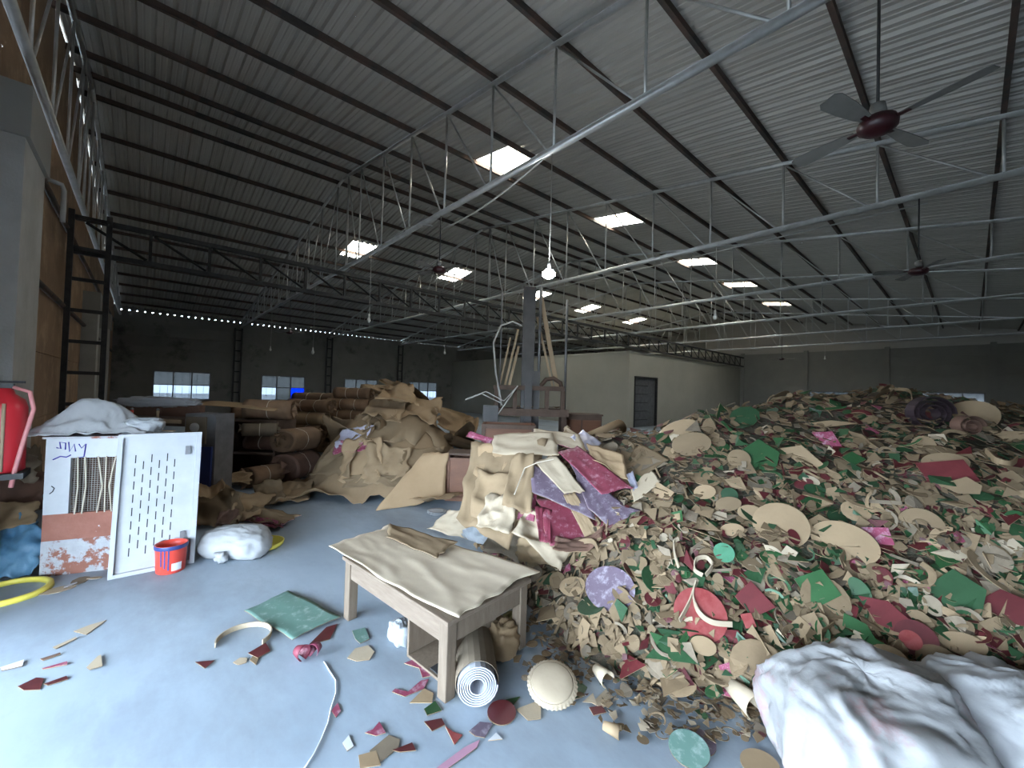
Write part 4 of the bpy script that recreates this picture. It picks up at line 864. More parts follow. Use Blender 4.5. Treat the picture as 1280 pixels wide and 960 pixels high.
# core of the heap (packed offcuts, darkened to stand for shade between the loose ones)
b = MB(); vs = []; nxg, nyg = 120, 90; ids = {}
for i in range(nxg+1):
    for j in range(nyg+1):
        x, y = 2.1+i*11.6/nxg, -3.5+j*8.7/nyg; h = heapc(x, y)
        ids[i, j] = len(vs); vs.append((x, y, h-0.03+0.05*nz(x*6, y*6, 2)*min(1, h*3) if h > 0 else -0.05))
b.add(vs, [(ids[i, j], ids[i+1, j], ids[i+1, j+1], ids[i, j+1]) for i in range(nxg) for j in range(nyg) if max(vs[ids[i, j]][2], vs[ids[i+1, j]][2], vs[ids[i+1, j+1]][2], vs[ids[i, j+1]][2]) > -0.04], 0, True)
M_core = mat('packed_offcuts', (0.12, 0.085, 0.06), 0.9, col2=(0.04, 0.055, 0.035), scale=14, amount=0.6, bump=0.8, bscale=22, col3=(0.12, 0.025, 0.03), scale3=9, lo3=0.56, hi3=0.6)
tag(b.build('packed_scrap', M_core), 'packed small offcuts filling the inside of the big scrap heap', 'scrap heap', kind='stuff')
# ------------------------------------------------------------------ offcut shapes (unit size about 1 across)
rs = random.Random(5)
def shape_lib():
    L = []
    def ell(n, a, b_): return [(0.5*a*math.cos(2*math.pi*k/n), 0.5*b_*math.sin(2*math.pi*k/n)) for k in range(n)]
    L.append(('disc', ell(16, 1, 0.95))); L.append(('disc', ell(14, 1, 0.62)))
    for s in range(7):
        n = rs.choice([3, 4, 4, 5, 5, 6]); a0 = rs.uniform(0, 6)
        L.append(('poly', [(0.5*rs.uniform(0.55, 1.05)*math.cos(a0+2*math.pi*k/n), 0.5*rs.uniform(0.35, 0.9)*math.sin(a0+2*math.pi*k/n)) for k in range(n)]))
    # concave cut-out: square with an arc bitten out
    def bite(r, w): return [(-0.5, -0.3), (0.5, -0.3)]+[(0.5-k*w/7-0.02, -0.3+0.12+0.35*abs(k/7*2-1)**1.6*1.2) for k in range(8)][1:7]+[(-0.5, 0.35)]
    L.append(('cut', bite(0.5, 1.0)))
    # crescent strip
    for w, ang in ((0.16, 2.4), (0.10, 3.6), (0.22, 1.6)):
        o = [(0.5*math.cos(-ang/2+ang*k/9), 0.5*math.sin(-ang/2+ang*k/9)) for k in range(10)]; i_ = [((0.5-w)*math.cos(ang/2-ang*k/9), (0.5-w)*math.sin(ang/2-ang*k/9)) for k in range(10)]
        L.append(('arc', o+i_))
    L.append(('strip', [(-0.5, -0.07), (0.5, -0.05), (0.48, 0.07), (-0.47, 0.06)])); L.append(('tri', [(-0.5, -0.2), (0.5, -0.12), (-0.1, 0.35)])); L.append(('dart', [(-0.5, 0), (0, -0.12), (0.5, 0.02), (0, 0.3)]))
    return L
LIB = shape_lib()
def tri_fan_mesh(poly, th, bend, mi_top=0, mi_bot=1):
    """thin polygon piece, slightly curled; closed"""
    b = MB(); n = len(poly); up_ = [Vector((x, y, bend*(x*x-0.08)+0.0)) for x, y in poly]
    b.add(up_+[p+Vector((0, 0, -th)) for p in up_], [])
    b.f.append(list(range(n))); b.mi.append(mi_top); b.sm.append(False)
    b.f.append([n+k for k in range(n)][::-1]); b.mi.append(mi_bot); b.sm.append(False)
    for k in range(n): b.f.append([k, n+k, n+(k+1) % n, (k+1) % n]); b.mi.append(mi_bot); b.sm.append(False)
    return b
CLR = {'tan': (M_kraft, M_kraft), 'pale': (M_pale, M_kraft), 'grey': (M_grey, M_grey), 'green': (M_green, M_kraft), 'dgreen': (M_dgreen, M_dgreen), 'red': (M_red, M_kraft), 'pink': (M_magenta, M_kraft)}
PIECE = {}
def piece_mesh(si, bi, col):
    k = (si, bi, col)
    if k not in PIECE: PIECE[k] = tri_fan_mesh(LIB[si][1], 0.022, (0.0, 0.25, 0.5)[bi]).mesh('offcut', list(CLR[col]))
    return PIECE[k]
STUFFM = [M_kraft, M_pale, M_grey, M_green, M_dgreen, M_red, M_magenta]
SI = {'tan': 0, 'pale': 1, 'grey': 2, 'green': 3, 'dgreen': 4, 'red': 5, 'pink': 6}
BACK = {'tan': 0, 'pale': 0, 'grey': 2, 'green': 0, 'dgreen': 4, 'red': 0, 'pink': 0}
pieces = []
rp_ = random.Random(77)
HALFV = 1.38
def add_piece(x, y, z, n, size, col, si=None, tilt=0.36, flip=0.2):
    q = n.to_track_quat('Z', 'Y') @ Matrix.Rotation(rp_.uniform(0, 6.283), 3, 'Z').to_quaternion() @ Matrix.Rotation(rp_.gauss(0, tilt), 3, 'X').to_quaternion() @ Matrix.Rotation(rp_.gauss(0, tilt*0.6), 3, 'Y').to_quaternion()
    if rp_.random() < flip: q = q @ Matrix.Rotation(math.pi, 3, 'X').to_quaternion()
    p = Vector((x, y, z)); px, py, d = proj(p)
    vis = size/d*FPX if (d > 0.5 and -30 < px < 1310 and py < 990) else 0
    pieces.append((vis, p, q, size, col, si if si is not None else rp_.randrange(len(LIB)), rp_.choice([0, 1, 1, 2])))
def pick_col(x, y, px):
    r_ = rp_.random(); w = max(0.0, min(1.0, (px-690)/180))      # the left foot of the heap is nearly all tan, greens and reds lie further right
    g, rd = 0.27*w+0.01, 0.12*w+0.03
    if r_ < g: return 'green' if rp_.random() < 0.6 else 'dgreen'
    if r_ < g+rd: return 'red'
    if r_ < g+rd+0.012: return 'pink'
    return rp_.choices(['tan', 'pale', 'grey'], [0.78, 0.05, 0.17])[0]
cnt = 0; tries = 0
while cnt < 11500 and tries < 60000:
    tries += 1
    # sample in view: random pixel ray on the heap, or random ground point (keeps density even in depth and in the round)
    if rp_.random() < 0.55:
        px, py = rp_.uniform(600, 1460), rp_.uniform(490, 945); h_ = on_heap(px, py)
        if h_ is None or h_.z < 0.004: continue
        x, y = h_.x+rp_.gauss(0, 0.05), h_.y+rp_.gauss(0, 0.05)
    else: x, y = rp_.uniform(2.2, 11.5), rp_.uniform(-2.5, 4.6)
    z = heapc(x, y)
    if z < 0.01: continue
    px, py, d = proj((x, y, z)); n = hnormal(x, y)
    s = min(0.34, max(0.05, rp_.lognormvariate(math.log(0.105), 0.42)))
    if d > 5: s *= 1.1
    add_piece(x, y, z+rp_.uniform(-0.01, 0.06), n, s, pick_col(x, y, px)); cnt += 1
# fringe of small offcuts on the floor along the foot of the heap
for _ in range(1500):
    px, py = rp_.choice([(rp_.uniform(640, 980), rp_.uniform(770, 930))]); q = atz(px, py)
    dd = sdist(q.x, q.y)
    if dd > 0 or dd < -0.5 or rp_.random() < (-dd/0.5): continue
    add_piece(q.x, q.y, 0.008+rp_.uniform(0, 0.02), Vector((0, 0, 1)), rp_.uniform(0.035, 0.11), rp_.choices(['tan', 'pale', 'grey', 'red', 'green'], [6, 2, 3, 0.8, 0.6])[0], tilt=0.15)
pieces.sort(key=lambda a: -a[0])
lim = {'tan': 300, 'pale': 120, 'grey': 120, 'green': 200, 'dgreen': 120, 'red': 160, 'pink': 20}
LAB = {'tan': ('tan_offcut', 'tan card offcut lying loose on the big scrap heap', 'tan offcuts on the heap'), 'pale': ('pale_offcut', 'pale cream card offcut lying on the big scrap heap', 'pale offcuts on the heap'),
       'grey': ('dusty_offcut', 'dusty grey-brown card offcut lying on the big scrap heap', 'dusty offcuts on the heap'), 'green': ('green_offcut', 'glossy green card offcut lying on the big scrap heap', 'green offcuts on the heap'),
       'dgreen': ('dark_green_offcut', 'dark green card offcut lying on the big scrap heap', 'dark green offcuts on the heap'), 'red': ('red_offcut', 'dark red glossy card offcut lying on the big scrap heap', 'red offcuts on the heap'), 'pink': ('pink_offcut', 'small pink glittery offcut lying on the big scrap heap', 'pink offcuts on the heap')}
CW_ = {'tan': 'tan', 'pale': 'cream', 'grey': 'dusty grey-brown', 'green': 'glossy green', 'dgreen': 'dark green', 'red': 'dark red', 'pink': 'pink glittery'}
SHW = {'disc': 'round card', 'poly': 'angular card', 'cut': 'notched card', 'arc': 'curved strip', 'strip': 'straight strip', 'tri': 'triangular card', 'dart': 'pointed card'}
def region(px, py):
    if py < 555: return 'near the heap crest' + (', right half' if px > 1080 else ', left half')
    if py > 770: return 'at the heap foot' + (' between table and red disc' if px < 860 else ' in front of the white sacks' if px > 980 else ' below the red disc')
    if px < 870: return 'on the left flank beside the printed sheets'
    if px > 1130: return 'on the right flank'
    return 'mid-slope around the big ovals' if py < 700 else 'low on the slope above the sacks'
st = MB(); used = {k: 0 for k in lim}
for vis, p, q, s, col, si, bi in pieces:
    if vis > 0 and used[col] < lim[col]:
        used[col] += 1; nm, lb, gr = LAB[col]; px, py, d = proj(p); lb = '%s %s %s offcut %s' % ('large' if vis > 44 else 'medium-sized' if vis > 26 else 'small', CW_[col], SHW[LIB[si][0]], region(px, py))
        o = bpy.data.objects.new(nm, piece_mesh(si, bi, col)); COL.objects.link(o); o.location = p; o.rotation_mode = 'QUATERNION'; o.rotation_quaternion = q; o.scale = (s, s, min(s, 0.2)); tag(o, lb, 'offcut', gr)
    else:
        M_ = Matrix.LocRotScale(p, q, Vector((s, s, min(s, 0.2)))); b = tri_fan_mesh(LIB[si][1], 0.022, (0.0, 0.25, 0.5)[bi], SI[col], BACK[col]); o_ = len(st.v)
        st.v += [M_ @ v for v in b.v]; st.f += [[i+o_ for i in f] for f in b.f]; st.mi += b.mi; st.sm += b.sm
tag(st.build('loose_scrap', STUFFM), 'countless smaller card offcuts in tan, green and red covering the scrap heap', 'scrap', kind='stuff')
# ------------------------------------------------------------------ pieces of the heap that stand out
def basis_on_heap(px, py, lift=0.05, tilt=0.0, floor_=False):
    p = atz(px, py) if floor_ else (on_heap(px, py) or atz(px, py)); n = Vector((0, 0, 1)) if floor_ else hnormal(p.x, p.y)
    toc = (O-p).normalized(); n = (n*(1-tilt)+toc*tilt).normalized()
    r_ = (RT-n*RT.dot(n)).normalized(); u_ = n.cross(r_)
    return p+n*lift, Matrix((r_, u_, n)).transposed()
def named_piece(name, label, cat, px, py, poly, wpx, m1, m2=None, rot=0.0, lift=0.05, tilt=0.35, bend=0.0, th=0.006, floor_=False, group=None):
    """poly in unit coordinates; wpx = width in the photograph"""
    p, B_ = basis_on_heap(px, py, lift, tilt, floor_); s = wpx*(p-O).dot(FW)/FPX
    b = MB(); R2 = Matrix.Rotation(rot, 3, 'Z'); n = len(poly)
    top = [Vector((x*s, y*s, bend*s*x*x*2)) for x, y in poly]
    pts = [p+B_ @ (R2 @ q) for q in top]+[p+B_ @ (R2 @ (q-Vector((0, 0, th)))) for q in top]
    b.add(pts, []); b.f += [list(range(n)), [n+k for k in range(n)][::-1]]+[[k, n+k, n+(k+1) % n, (k+1) % n] for k in range(n)]
    b.mi += [0, 1]+[1]*n; b.sm += [False]*(n+2)
    if min(q.z for q in pts) < 0.0:
        dz = -min(q.z for q in pts)+0.001; b.v = [q+Vector((0, 0, dz)) for q in b.v]
    return tag(b.build(name, [m1, m2 or m1], None, p), label, cat, group)
def E_(a=1.0, b_=1.0, n=28): return [(0.5*a*math.cos(2*math.pi*k/n), 0.5*b_*math.sin(2*math.pi*k/n)) for k in range(n)]
def arc(w, a0, a1, n=14): return [(0.5*math.cos(a0+(a1-a0)*k/n), 0.5*math.sin(a0+(a1-a0)*k/n)) for k in range(n+1)]+[((0.5-w)*math.cos(a1-(a1-a0)*k/n), (0.5-w)*math.sin(a1-(a1-a0)*k/n)) for k in range(n+1)]
NP = [('large tan oval disc, left of the two big ovals mid-heap', 975, 660, E_(1, 0.95), 62, M_kraft, 0.0), ('large tan oval disc, right of the two big ovals mid-heap', 1053, 681, E_(1, 0.75), 70, M_kraft, -0.5),
      ('big tan card shape with long curved edge near the heap centre', 1043, 588, [(-0.55, 0.30), (-0.3, 0.33), (-0.05, 0.0), (0.2, -0.16), (0.52, -0.24), (0.1, -0.24), (-0.12, -0.2)], 98, M_kraft, -0.1),
      ('thin tan card strip high on the heap', 1033, 535, [(-0.5, 0.08), (0.1, 0.1), (0.5, -0.03), (-0.1, -0.06)], 60, M_kraft, -0.2),
      ('dark green square card on the upper left of the heap', 930, 524, E_(1, 0.8, 9), 36, M_dgreen, 0.2), ('large green rag-like card piece left of the heap centre', 950, 575, [(-0.4, 0.4), (0.3, 0.5), (0.5, -0.1), (0.1, -0.5), (-0.5, -0.3)], 44, M_green, 0.3),
      ('tan oval disc lying at the left edge of the heap', 865, 558, E_(1, 0.7), 46, M_kraft, -0.1), ('tan round disc above the left oval at the heap edge', 850, 540, E_(1, 0.55), 46, M_kraft, 0.1),
      ('small tan round disc on the left slope', 923, 577, E_(), 26, M_kraft, 0), ('tan oval disc beside a green scrap on the left slope', 910, 633, E_(1, 0.6), 30, M_kraft, 0.0),
      ('tan oval disc left of the big ovals', 937, 644, E_(1, 0.7), 28, M_kraft, -0.2), ('tan oval disc with a red patch beside it', 880, 618, E_(1, 0.7), 26, M_kraft, 0.1), ('tan oval disc low on the left slope', 915, 666, E_(1, 0.6), 27, M_kraft, -0.1),
      ('bright green round disc near the heap foot', 904, 694, E_(), 24, mat('mint_green_card', (0.06, 0.19, 0.105), 0.5, col2=(0.09, 0.25, 0.15), scale=16), 0), ('bright red mottled round disc at the heap foot', 874, 770, E_(1, 1.0), 62, M_bred, 0.0),
      ('mauve mottled round disc behind the table', 764, 738, E_(1, 0.85), 62, M_purple, -0.3), ('tan round disc low on the right slope', 1170, 828, E_(1, 0.85), 42, M_kraft, -0.3),
      ('tan oval disc at the heap foot below the red disc', 878, 809, E_(1, 0.7), 30, M_kraft, -0.3), ('dark red round disc on the lower right slope', 1143, 800, E_(), 42, M_red, 0.1),
      ('small inner red disc lying on the dark red one', 1136, 802, E_(), 22, M_bred, 0.1), ('dark maroon card piece on the lower slope', 1105, 770, [(-0.4, 0.5), (0.2, 0.3), (0.5, -0.3), (0.1, -0.5), (-0.3, -0.2)], 46, M_red, 0),
      ('large dark red card at the right edge of the heap', 1262, 768, [(-0.5, 0.3), (0.1, 0.5), (0.5, 0.1), (0.4, -0.5), (-0.2, -0.2)], 52, M_red, 0), ('tan oval disc right of the dark red disc', 1200, 807, E_(1, 0.6), 44, M_kraft, -0.3),
      ('glossy green oval disc standing on edge mid-slope', 1074, 738, E_(0.6, 1), 30, M_green, 0.3), ('green square scrap in the middle lower slope', 1020, 738, [(-0.5, 0.3), (0.3, 0.5), (0.5, -0.2), (-0.3, -0.5)], 44, M_green, 0),
      ('green wavy card on the lower slope', 1085, 800, [(-0.4, 0.5), (0, 0.3), (0.1, 0), (0.5, -0.2), (0.3, -0.5), (-0.1, -0.3), (-0.2, 0.1), (-0.5, 0.2)], 52, M_green, -0.2),
      ('dark green card piece on the right lower slope', 1195, 745, [(-0.5, 0.2), (0.2, 0.5), (0.5, 0), (0.1, -0.5), (-0.4, -0.3)], 56, M_dgreen, 0), ('tan crescent piece with green edge on the right slope', 1150, 660, arc(0.3, 0.4, 3.4), 44, M_kraft, -0.8),
      ('pink glittery square on the middle slope', 1095, 673, [(-0.5, 0.3), (0.4, 0.4), (0.5, -0.3), (-0.4, -0.4)], 30, M_magenta, -0.3), ('magenta scrap high on the heap', 1033, 553, [(-0.5, 0.3), (0.2, 0.4), (0.5, -0.3), (0, -0.4)], 30, M_magenta, -0.4),
      ('tan oval disc near the far right top of the heap', 1180, 582, E_(1, 0.6), 44, M_kraft, -0.3), ('dark red card under the tan oval near the heap top', 1182, 594, [(-0.5, 0.3), (0.4, 0.3), (0.5, -0.3), (-0.4, -0.3)], 50, M_red, -0.2),
      ('tan half disc card on the right upper slope', 1200, 612, [(-0.5, 0.2), (0.3, 0.3), (0.5, -0.1), (0.3, -0.35), (-0.2, -0.2)], 36, M_kraft, 0), ('big tan disc standing on the heap crest at the right', 1213, 522, E_(1, 0.8), 50, M_kraft, 0.0),
      ('small red card square at the heap foot', 934, 778, [(-0.4, 0.5), (0.4, 0.5), (0.4, -0.5), (-0.4, -0.5)], 16, M_bred, 0.1), ('dark red scrap right of the pale rings', 940, 750, [(-0.5, 0.2), (0.2, 0.5), (0.5, -0.4), (-0.3, -0.5)], 38, M_red, 0.2)]
for i, (lb, px, py, poly, w, m_, r_) in enumerate(NP):
    named_piece('card_disc' if 'disc' in lb else 'card_piece', lb, 'card disc' if 'disc' in lb else 'card piece', px, py, poly, w, m_, M_kraft, r_, 0.06, 0.8 if ('standing' in lb or 'curved edge' in lb) else 0.5, 0.0)
# curled strips of card (rings, loops)
def strip(label, pts, w, m_, name='card_strip', cat='card strip', up_=None):
    """pts = world points of a curved strip, w = width"""
    b = MB(); vs = []; k = len(pts)
    for i, p in enumerate(pts):
        t = (pts[min(i+1, k-1)]-pts[max(i-1, 0)]).normalized(); s = (up_ or Vector((0, 0, 1))); s = (s-t*s.dot(t)).normalized(); nn = t.cross(s)*0.004
        for q in (p-s*w/2-nn, p+s*w/2-nn, p+s*w/2+nn, p-s*w/2+nn): vs.append(q)
    fs = [(4*i+j, 4*i+(j+1) % 4, 4*i+4+(j+1) % 4, 4*i+4+j) for i in range(k-1) for j in range(4)]+[(3, 2, 1, 0), (4*k-4, 4*k-3, 4*k-2, 4*k-1)]
    lo = min(v.z for v in vs)
    if lo < 0: vs = [v-Vector((0, 0, lo-0.002)) for v in vs]
    return tag(b.add(vs, fs).build(name, m_, None, pts[0]), label, cat)
def curve_px(pl, lift=0.06, n=6, floor_=False):
    P_ = [(atz(x, y, lift) if floor_ else (on_heap(x, y) or atz(x, y))+Vector((0, 0, lift))) for x, y in pl]; out = []
    for i in range(len(P_)-1):
        p0, p1, p2, p3 = P_[max(i-1, 0)], P_[i], P_[i+1], P_[min(i+2, len(P_)-1)]
        for k in range(n):
            t = k/n; out.append(0.5*((2*p1)+(p2-p0)*t+(2*p0-5*p1+4*p2-p3)*t*t+(3*p1-p0-3*p2+p3)*t**3))
    return out+[P_[-1]]
strip('pale curved card strip crossing the bright red disc', curve_px([(849, 795), (862, 770), (870, 745), (866, 765), (874, 785), (890, 797), (915, 800)], 0.10), 0.035, M_pale)
strip('pale hooked card strip above the bright red disc', curve_px([(848, 725), (843, 708), (842, 693), (848, 688)], 0.09), 0.03, M_pale)
strip('pale ring of card right of the hooked strip', curve_px([(878, 735), (868, 728), (870, 715), (882, 712), (890, 722), (882, 735)], 0.09), 0.03, M_pale)
strip('tan card loop below the maroon sheet', curve_px([(708, 712), (722, 697), (740, 695), (748, 708)], 0.12), 0.04, M_kraft)
strip('tan card loop on the heap crest beside the spiral', curve_px([(1100, 500), (1112, 492), (1118, 497), (1110, 508)], 0.10), 0.05, M_kraft)
strip('thin tan strip arching over the heap crest', curve_px([(1090, 515), (1108, 500), (1135, 500), (1140, 512)], 0.12), 0.04, M_kraft)
strip('tan ring arc at the right edge of the heap', curve_px([(1232, 575), (1245, 588), (1262, 592), (1272, 585)], 0.08), 0.05, M_kraft)
# rolled spiral of dark card on the crest
pc = on_heap(1160, 522) or atd(1160, 522, 6); nvec = (O-pc).normalized(); r_ = RT; u_ = UP
for i, (cx, cy, r0, turns, m_, lb) in enumerate(((1150, 524, 0.24, 3.2, mat('dark_plum_card', (0.03, 0.018, 0.022), 0.6), 'coil of dark plum card strips on the heap crest'), (1195, 540, 0.14, 2.2, M_dark, 'small brown card coil right of the dark coil'))):
    pc = (on_heap(cx, cy) or atd(cx, cy, 6)); d_ = (pc-O).dot(FW)
    pts = [pc-FWf*0.10+Vector((0, 0, 0.07))+(RTf*math.cos(a)+Vector((0, 0, 0.75))*math.sin(a))*r0*(1-0.75*a/(2*math.pi*turns)) for a in [k*2*math.pi*turns/60 for k in range(61)]]
    strip(lb, pts, 0.10, m_, 'card_coil', 'card coil', FWf)
# ------------------------------------------------------------------ pile of big printed sheets in the centre
def hz_(x, y): return max(heapc(x, y), 0.0)
# the stack leans on the heap: a plane through these three pixels at chosen distances
CS = [([(577, 655, 4.0), (640, 690, 3.6), (690, 560, 4.4), (592, 560, 4.7)], M_kraft, M_kraft, 'large tan sheet hanging down the left of the printed-sheet pile', 0.10, 0.16),
      ([(590, 648, 3.95), (655, 668, 3.7), (672, 600, 3.95), (600, 590, 4.3)], M_kraft, M_kraft, 'tan sheet folded over the left side of the printed-sheet pile', 0.09, 0.2),
      ([(588, 610, 4.3), (632, 615, 4.2), (650, 560, 4.5), (600, 560, 4.6)], M_kraft2, M_kraft, 'curved brown sheet at the upper left of the printed-sheet pile', 0.07, 0.2),
      ([(640, 672, 3.6), (700, 715, 3.35), (722, 680, 3.6), (660, 640, 3.8)], M_pale, M_kraft, 'pale sheet sagging under the maroon sheet', 0.08, 0.2),
      ([(800, 650, 3.9), (836, 610, 4.1), (800, 575, 4.5), (760, 610, 4.2)], M_kraft, M_kraft, 'tan sheet under the right edge of the printed-sheet pile', 0.04, 0.08),
      ([(686, 686, 3.42), (782, 681, 3.5), (765, 625, 3.9), (672, 626, 3.8)], M_maroon, M_kraft, 'big maroon mottled sheet lowest in the printed-sheet pile', 0.012, 0.03),
      ([(674, 680, 3.45), (688, 684, 3.42), (690, 640, 3.72), (668, 635, 3.74)], M_maroon, M_kraft, 'rolled maroon sheet edge left of the big maroon sheet', 0.02, 0.12),
      ([(640, 650, 3.75), (668, 655, 3.7), (672, 610, 3.9), (652, 606, 3.95)], M_magenta, M_kraft, 'small pink-maroon sheet curling at the pile left', 0.03, 0.12),
      ([(704, 622, 3.72), (732, 676, 3.50), (746, 668, 3.52), (718, 618, 3.75)], M_kraft, M_kraft, 'narrow tan strip hanging over the big maroon sheet', 0.01, 0.08),
      ([(664, 618, 3.78), (745, 654, 3.55), (735, 610, 3.85), (662, 584, 4.02)], M_purple, M_kraft, 'mauve mottled sheet on the left of the printed-sheet pile', 0.015, 0.05),
      ([(735, 640, 3.62), (764, 664, 3.46), (800, 651, 3.52), (712, 580, 4.05)], M_purple, M_kraft, 'long mauve sheet pointing down to the right in the pile', 0.012, 0.03),
      ([(706, 622, 3.70), (731, 619, 3.72), (696, 574, 4.05), (666, 580, 4.02)], M_pale, M_kraft, 'pale tan sheet strip lying across the mauve sheet', 0.012, 0.03),
      ([(752, 622, 3.66), (790, 614, 3.70), (722, 562, 4.2), (698, 570, 4.1)], M_maroon, M_magenta, 'upper maroon sheet crossing the pile towards the right', 0.012, 0.03),
      ([(615, 572, 4.25), (700, 576, 4.08), (690, 545, 4.5), (618, 548, 4.6)], M_pale, M_kraft, 'pale sheet topping the left of the printed-sheet pile', 0.03, 0.05),
      ([(665, 552, 4.45), (735, 572, 4.15), (722, 548, 4.55), (668, 542, 4.65)], M_pale, M_magenta, 'pale sheet with pink underside at the top of the pile', 0.02, 0.06),
      ([(740, 582, 4.02), (784, 606, 3.78), (778, 575, 4.1), (733, 560, 4.3)], M_kraft2, M_kraft, 'arched brown sheet on the right of the printed-sheet pile', 0.025, 0.10),
      ([(712, 552, 4.45), (735, 570, 4.25), (752, 560, 4.5), (728, 543, 4.7)], M_silver, M_kraft, 'silvery lilac sheet at the top right of the pile', 0.02, 0.06),
      ([(782, 600, 3.85), (796, 632, 3.68), (803, 628, 3.70), (790, 595, 3.9)], M_silver, M_kraft, 'narrow silvery sheet edge at the pile right', 0.01, 0.04),
      ([(600, 668, 3.75), (640, 678, 3.6), (650, 630, 3.85), (612, 622, 3.95)], M_pale, M_kraft, 'crumpled pale sheet low on the left of the printed-sheet pile', 0.09, 0.2),
      ([(628, 640, 3.75), (664, 650, 3.66), (668, 575, 4.05), (640, 578, 4.1)], M_kraft, M_kraft2, 'tan sheet standing beside the mauve sheet', 0.05, 0.2),
      ([(790, 655, 3.62), (822, 640, 3.75), (812, 605, 3.95), (786, 615, 3.85)], M_pale, M_kraft, 'pale torn sheet at the right foot of the printed-sheet pile', 0.05, 0.2),
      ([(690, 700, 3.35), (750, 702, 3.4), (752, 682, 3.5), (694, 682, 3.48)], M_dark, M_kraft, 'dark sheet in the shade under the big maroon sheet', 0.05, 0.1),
      ([(582, 552, 4.9), (612, 562, 4.7), (618, 556, 4.75), (588, 546, 4.95)], M_magenta, M_kraft, 'small bright pink sheet sticking out at the pile upper left', 0.02, 0.08)]
for i, (pts, m1, m2, lb, am, cu) in enumerate(CS):
    sheet('printed_sheet' if m1 in (M_maroon, M_purple, M_magenta, M_silver) else 'kraft_sheet', lb, 'paper sheet', [atd(*p)+Vector((0, 0, 0.0025*i)) for p in pts], (m1, m2), 14, am, 2.0, cu*0.6, 0.02, seed=200+i*1.71, ground=hz_, gap=0.03+0.002*i, th=0.006)
# thick slab of tan card and a round tan roll to the right of the pile
P4 = [atd(790, 597, 4.3), atd(840, 562, 4.6), atd(822, 540, 5.1), atd(765, 556, 4.8)]
b = MB(); n = (P4[1]-P4[0]).cross(P4[3]-P4[0]).normalized(); n = n if n.z > 0 else -n
dn = Vector((0, 0, -0.14)); b.add(P4+[p+dn for p in P4], [(0, 1, 2, 3), (7, 6, 5, 4), (0, 4, 5, 1), (1, 5, 6, 2), (2, 6, 7, 3), (3, 7, 4, 0)])
sl = thing('card_slab', 'thick slab of stacked tan card sheets right of the printed-sheet pile', 'card slab', P4[0]+dn)
b.build('slab', M_kraft, sl)
for k in range(6):
    z = Vector((0, 0, -0.02*(k+1))); e = [p+z+(p-sum(P4, Vector())/4).normalized()*0.008 for p in P4]; MB().add(e+[p+Vector((0, 0, 0.006)) for p in e], [(0, 1, 2, 3), (7, 6, 5, 4), (0, 4, 5, 1), (1, 5, 6, 2), (2, 6, 7, 3), (3, 7, 4, 0)]).build('sheet_layer', M_kraft2, sl)
a, c = atd(735, 552, 5.2), atd(775, 534, 5.6); tag(MB().tube([a, (a+c)/2, c], 0.11, 16).build('card_roll', M_kraft, None, a), 'short tan card roll behind the printed-sheet pile', 'card roll')
for i, (a, c, w) in enumerate((((702, 552, 4.9), (710, 534, 5.2), 0.05), ((706, 535, 5.15), (722, 545, 5.0), 0.04))):
    p, p2 = atd(*a), atd(*c); ax = (p2-p).normalized(); s = ax.cross(FWf).normalized()
    tag(MB().box((p+p2)/2, (w, 0.03, (p2-p).length), Matrix((s, s.cross(ax), ax)).transposed()).build('wood_offcut', M_lwood, None, p), ['upright pale wood offcut poking out behind the sheet pile', 'slanted pale wood offcut behind the sheet pile'][i], 'wood offcut')
# string hanging over the pile
strip('pale string hanging over the tan sheets of the pile', [atd(x, y, d) for x, y, d in ((692, 574, 3.95), (672, 578, 3.95), (656, 585, 3.95), (650, 600, 3.85), (643, 618, 3.75))], 0.014, M_string, 'string', 'string', FWf)
# sheets and wrapping between pile and table
FS = [([(538, 662, 0.0), (592, 676, 0.0), (590, 640, 0.35), (566, 636, 0.30)], M_pale, M_kraft, 'pale crumpled sheet standing at the left foot of the sheet pile'),
      ([(575, 672, 0.05), (620, 690, 0.1), (622, 650, 0.4), (582, 650, 0.4)], M_plastic, M_plastic, 'grey-white plastic wrapping crumpled behind the table'),
      ([(600, 690, 0.15), (645, 706, 0.2), (650, 672, 0.45), (610, 668, 0.4)], M_pale, M_grey, 'torn pale sheet behind the table corner'),
      ([(640, 700, 0.28), (680, 712, 0.3), (684, 682, 0.5), (645, 676, 0.5)], M_pale, M_kraft, 'pale sheet tucked under the pile above the table corner'),
      ([(628, 690, 0.2), (655, 700, 0.2), (662, 684, 0.35), (636, 680, 0.35)], M_grey, M_kraft, 'grey torn paper behind the table corner')]
for i, (pts, m1, m2, lb) in enumerate(FS):
    sheet('kraft_sheet' if m1 is not M_plastic else 'plastic_sheet', lb, 'paper sheet' if m1 is not M_plastic else 'plastic sheet', [atz(*p) for p in pts], (m1, m2), 14, 0.06, 2.2, 0.08, 0.05, seed=230+i*2.3, ground=hz_, gap=0.01+0.006*i)
# stacked white paper plates / rings on the floor
for k in range(4):
    c = atz(548-3*(k % 2), 642)+Vector((0, 0, 0.012*k)); tag(MB().lathe([(0.10, 0.0), (0.125, 0.006), (0.13, 0.011), (0.10, 0.004)], c, 20).build('paper_plate', M_wpaint, None, c), 'white paper plate, %s of the small stack beside the loose-sheet mound' % ['lowest', 'second', 'third', 'topmost'][k], 'plate', 'stacked white plates')
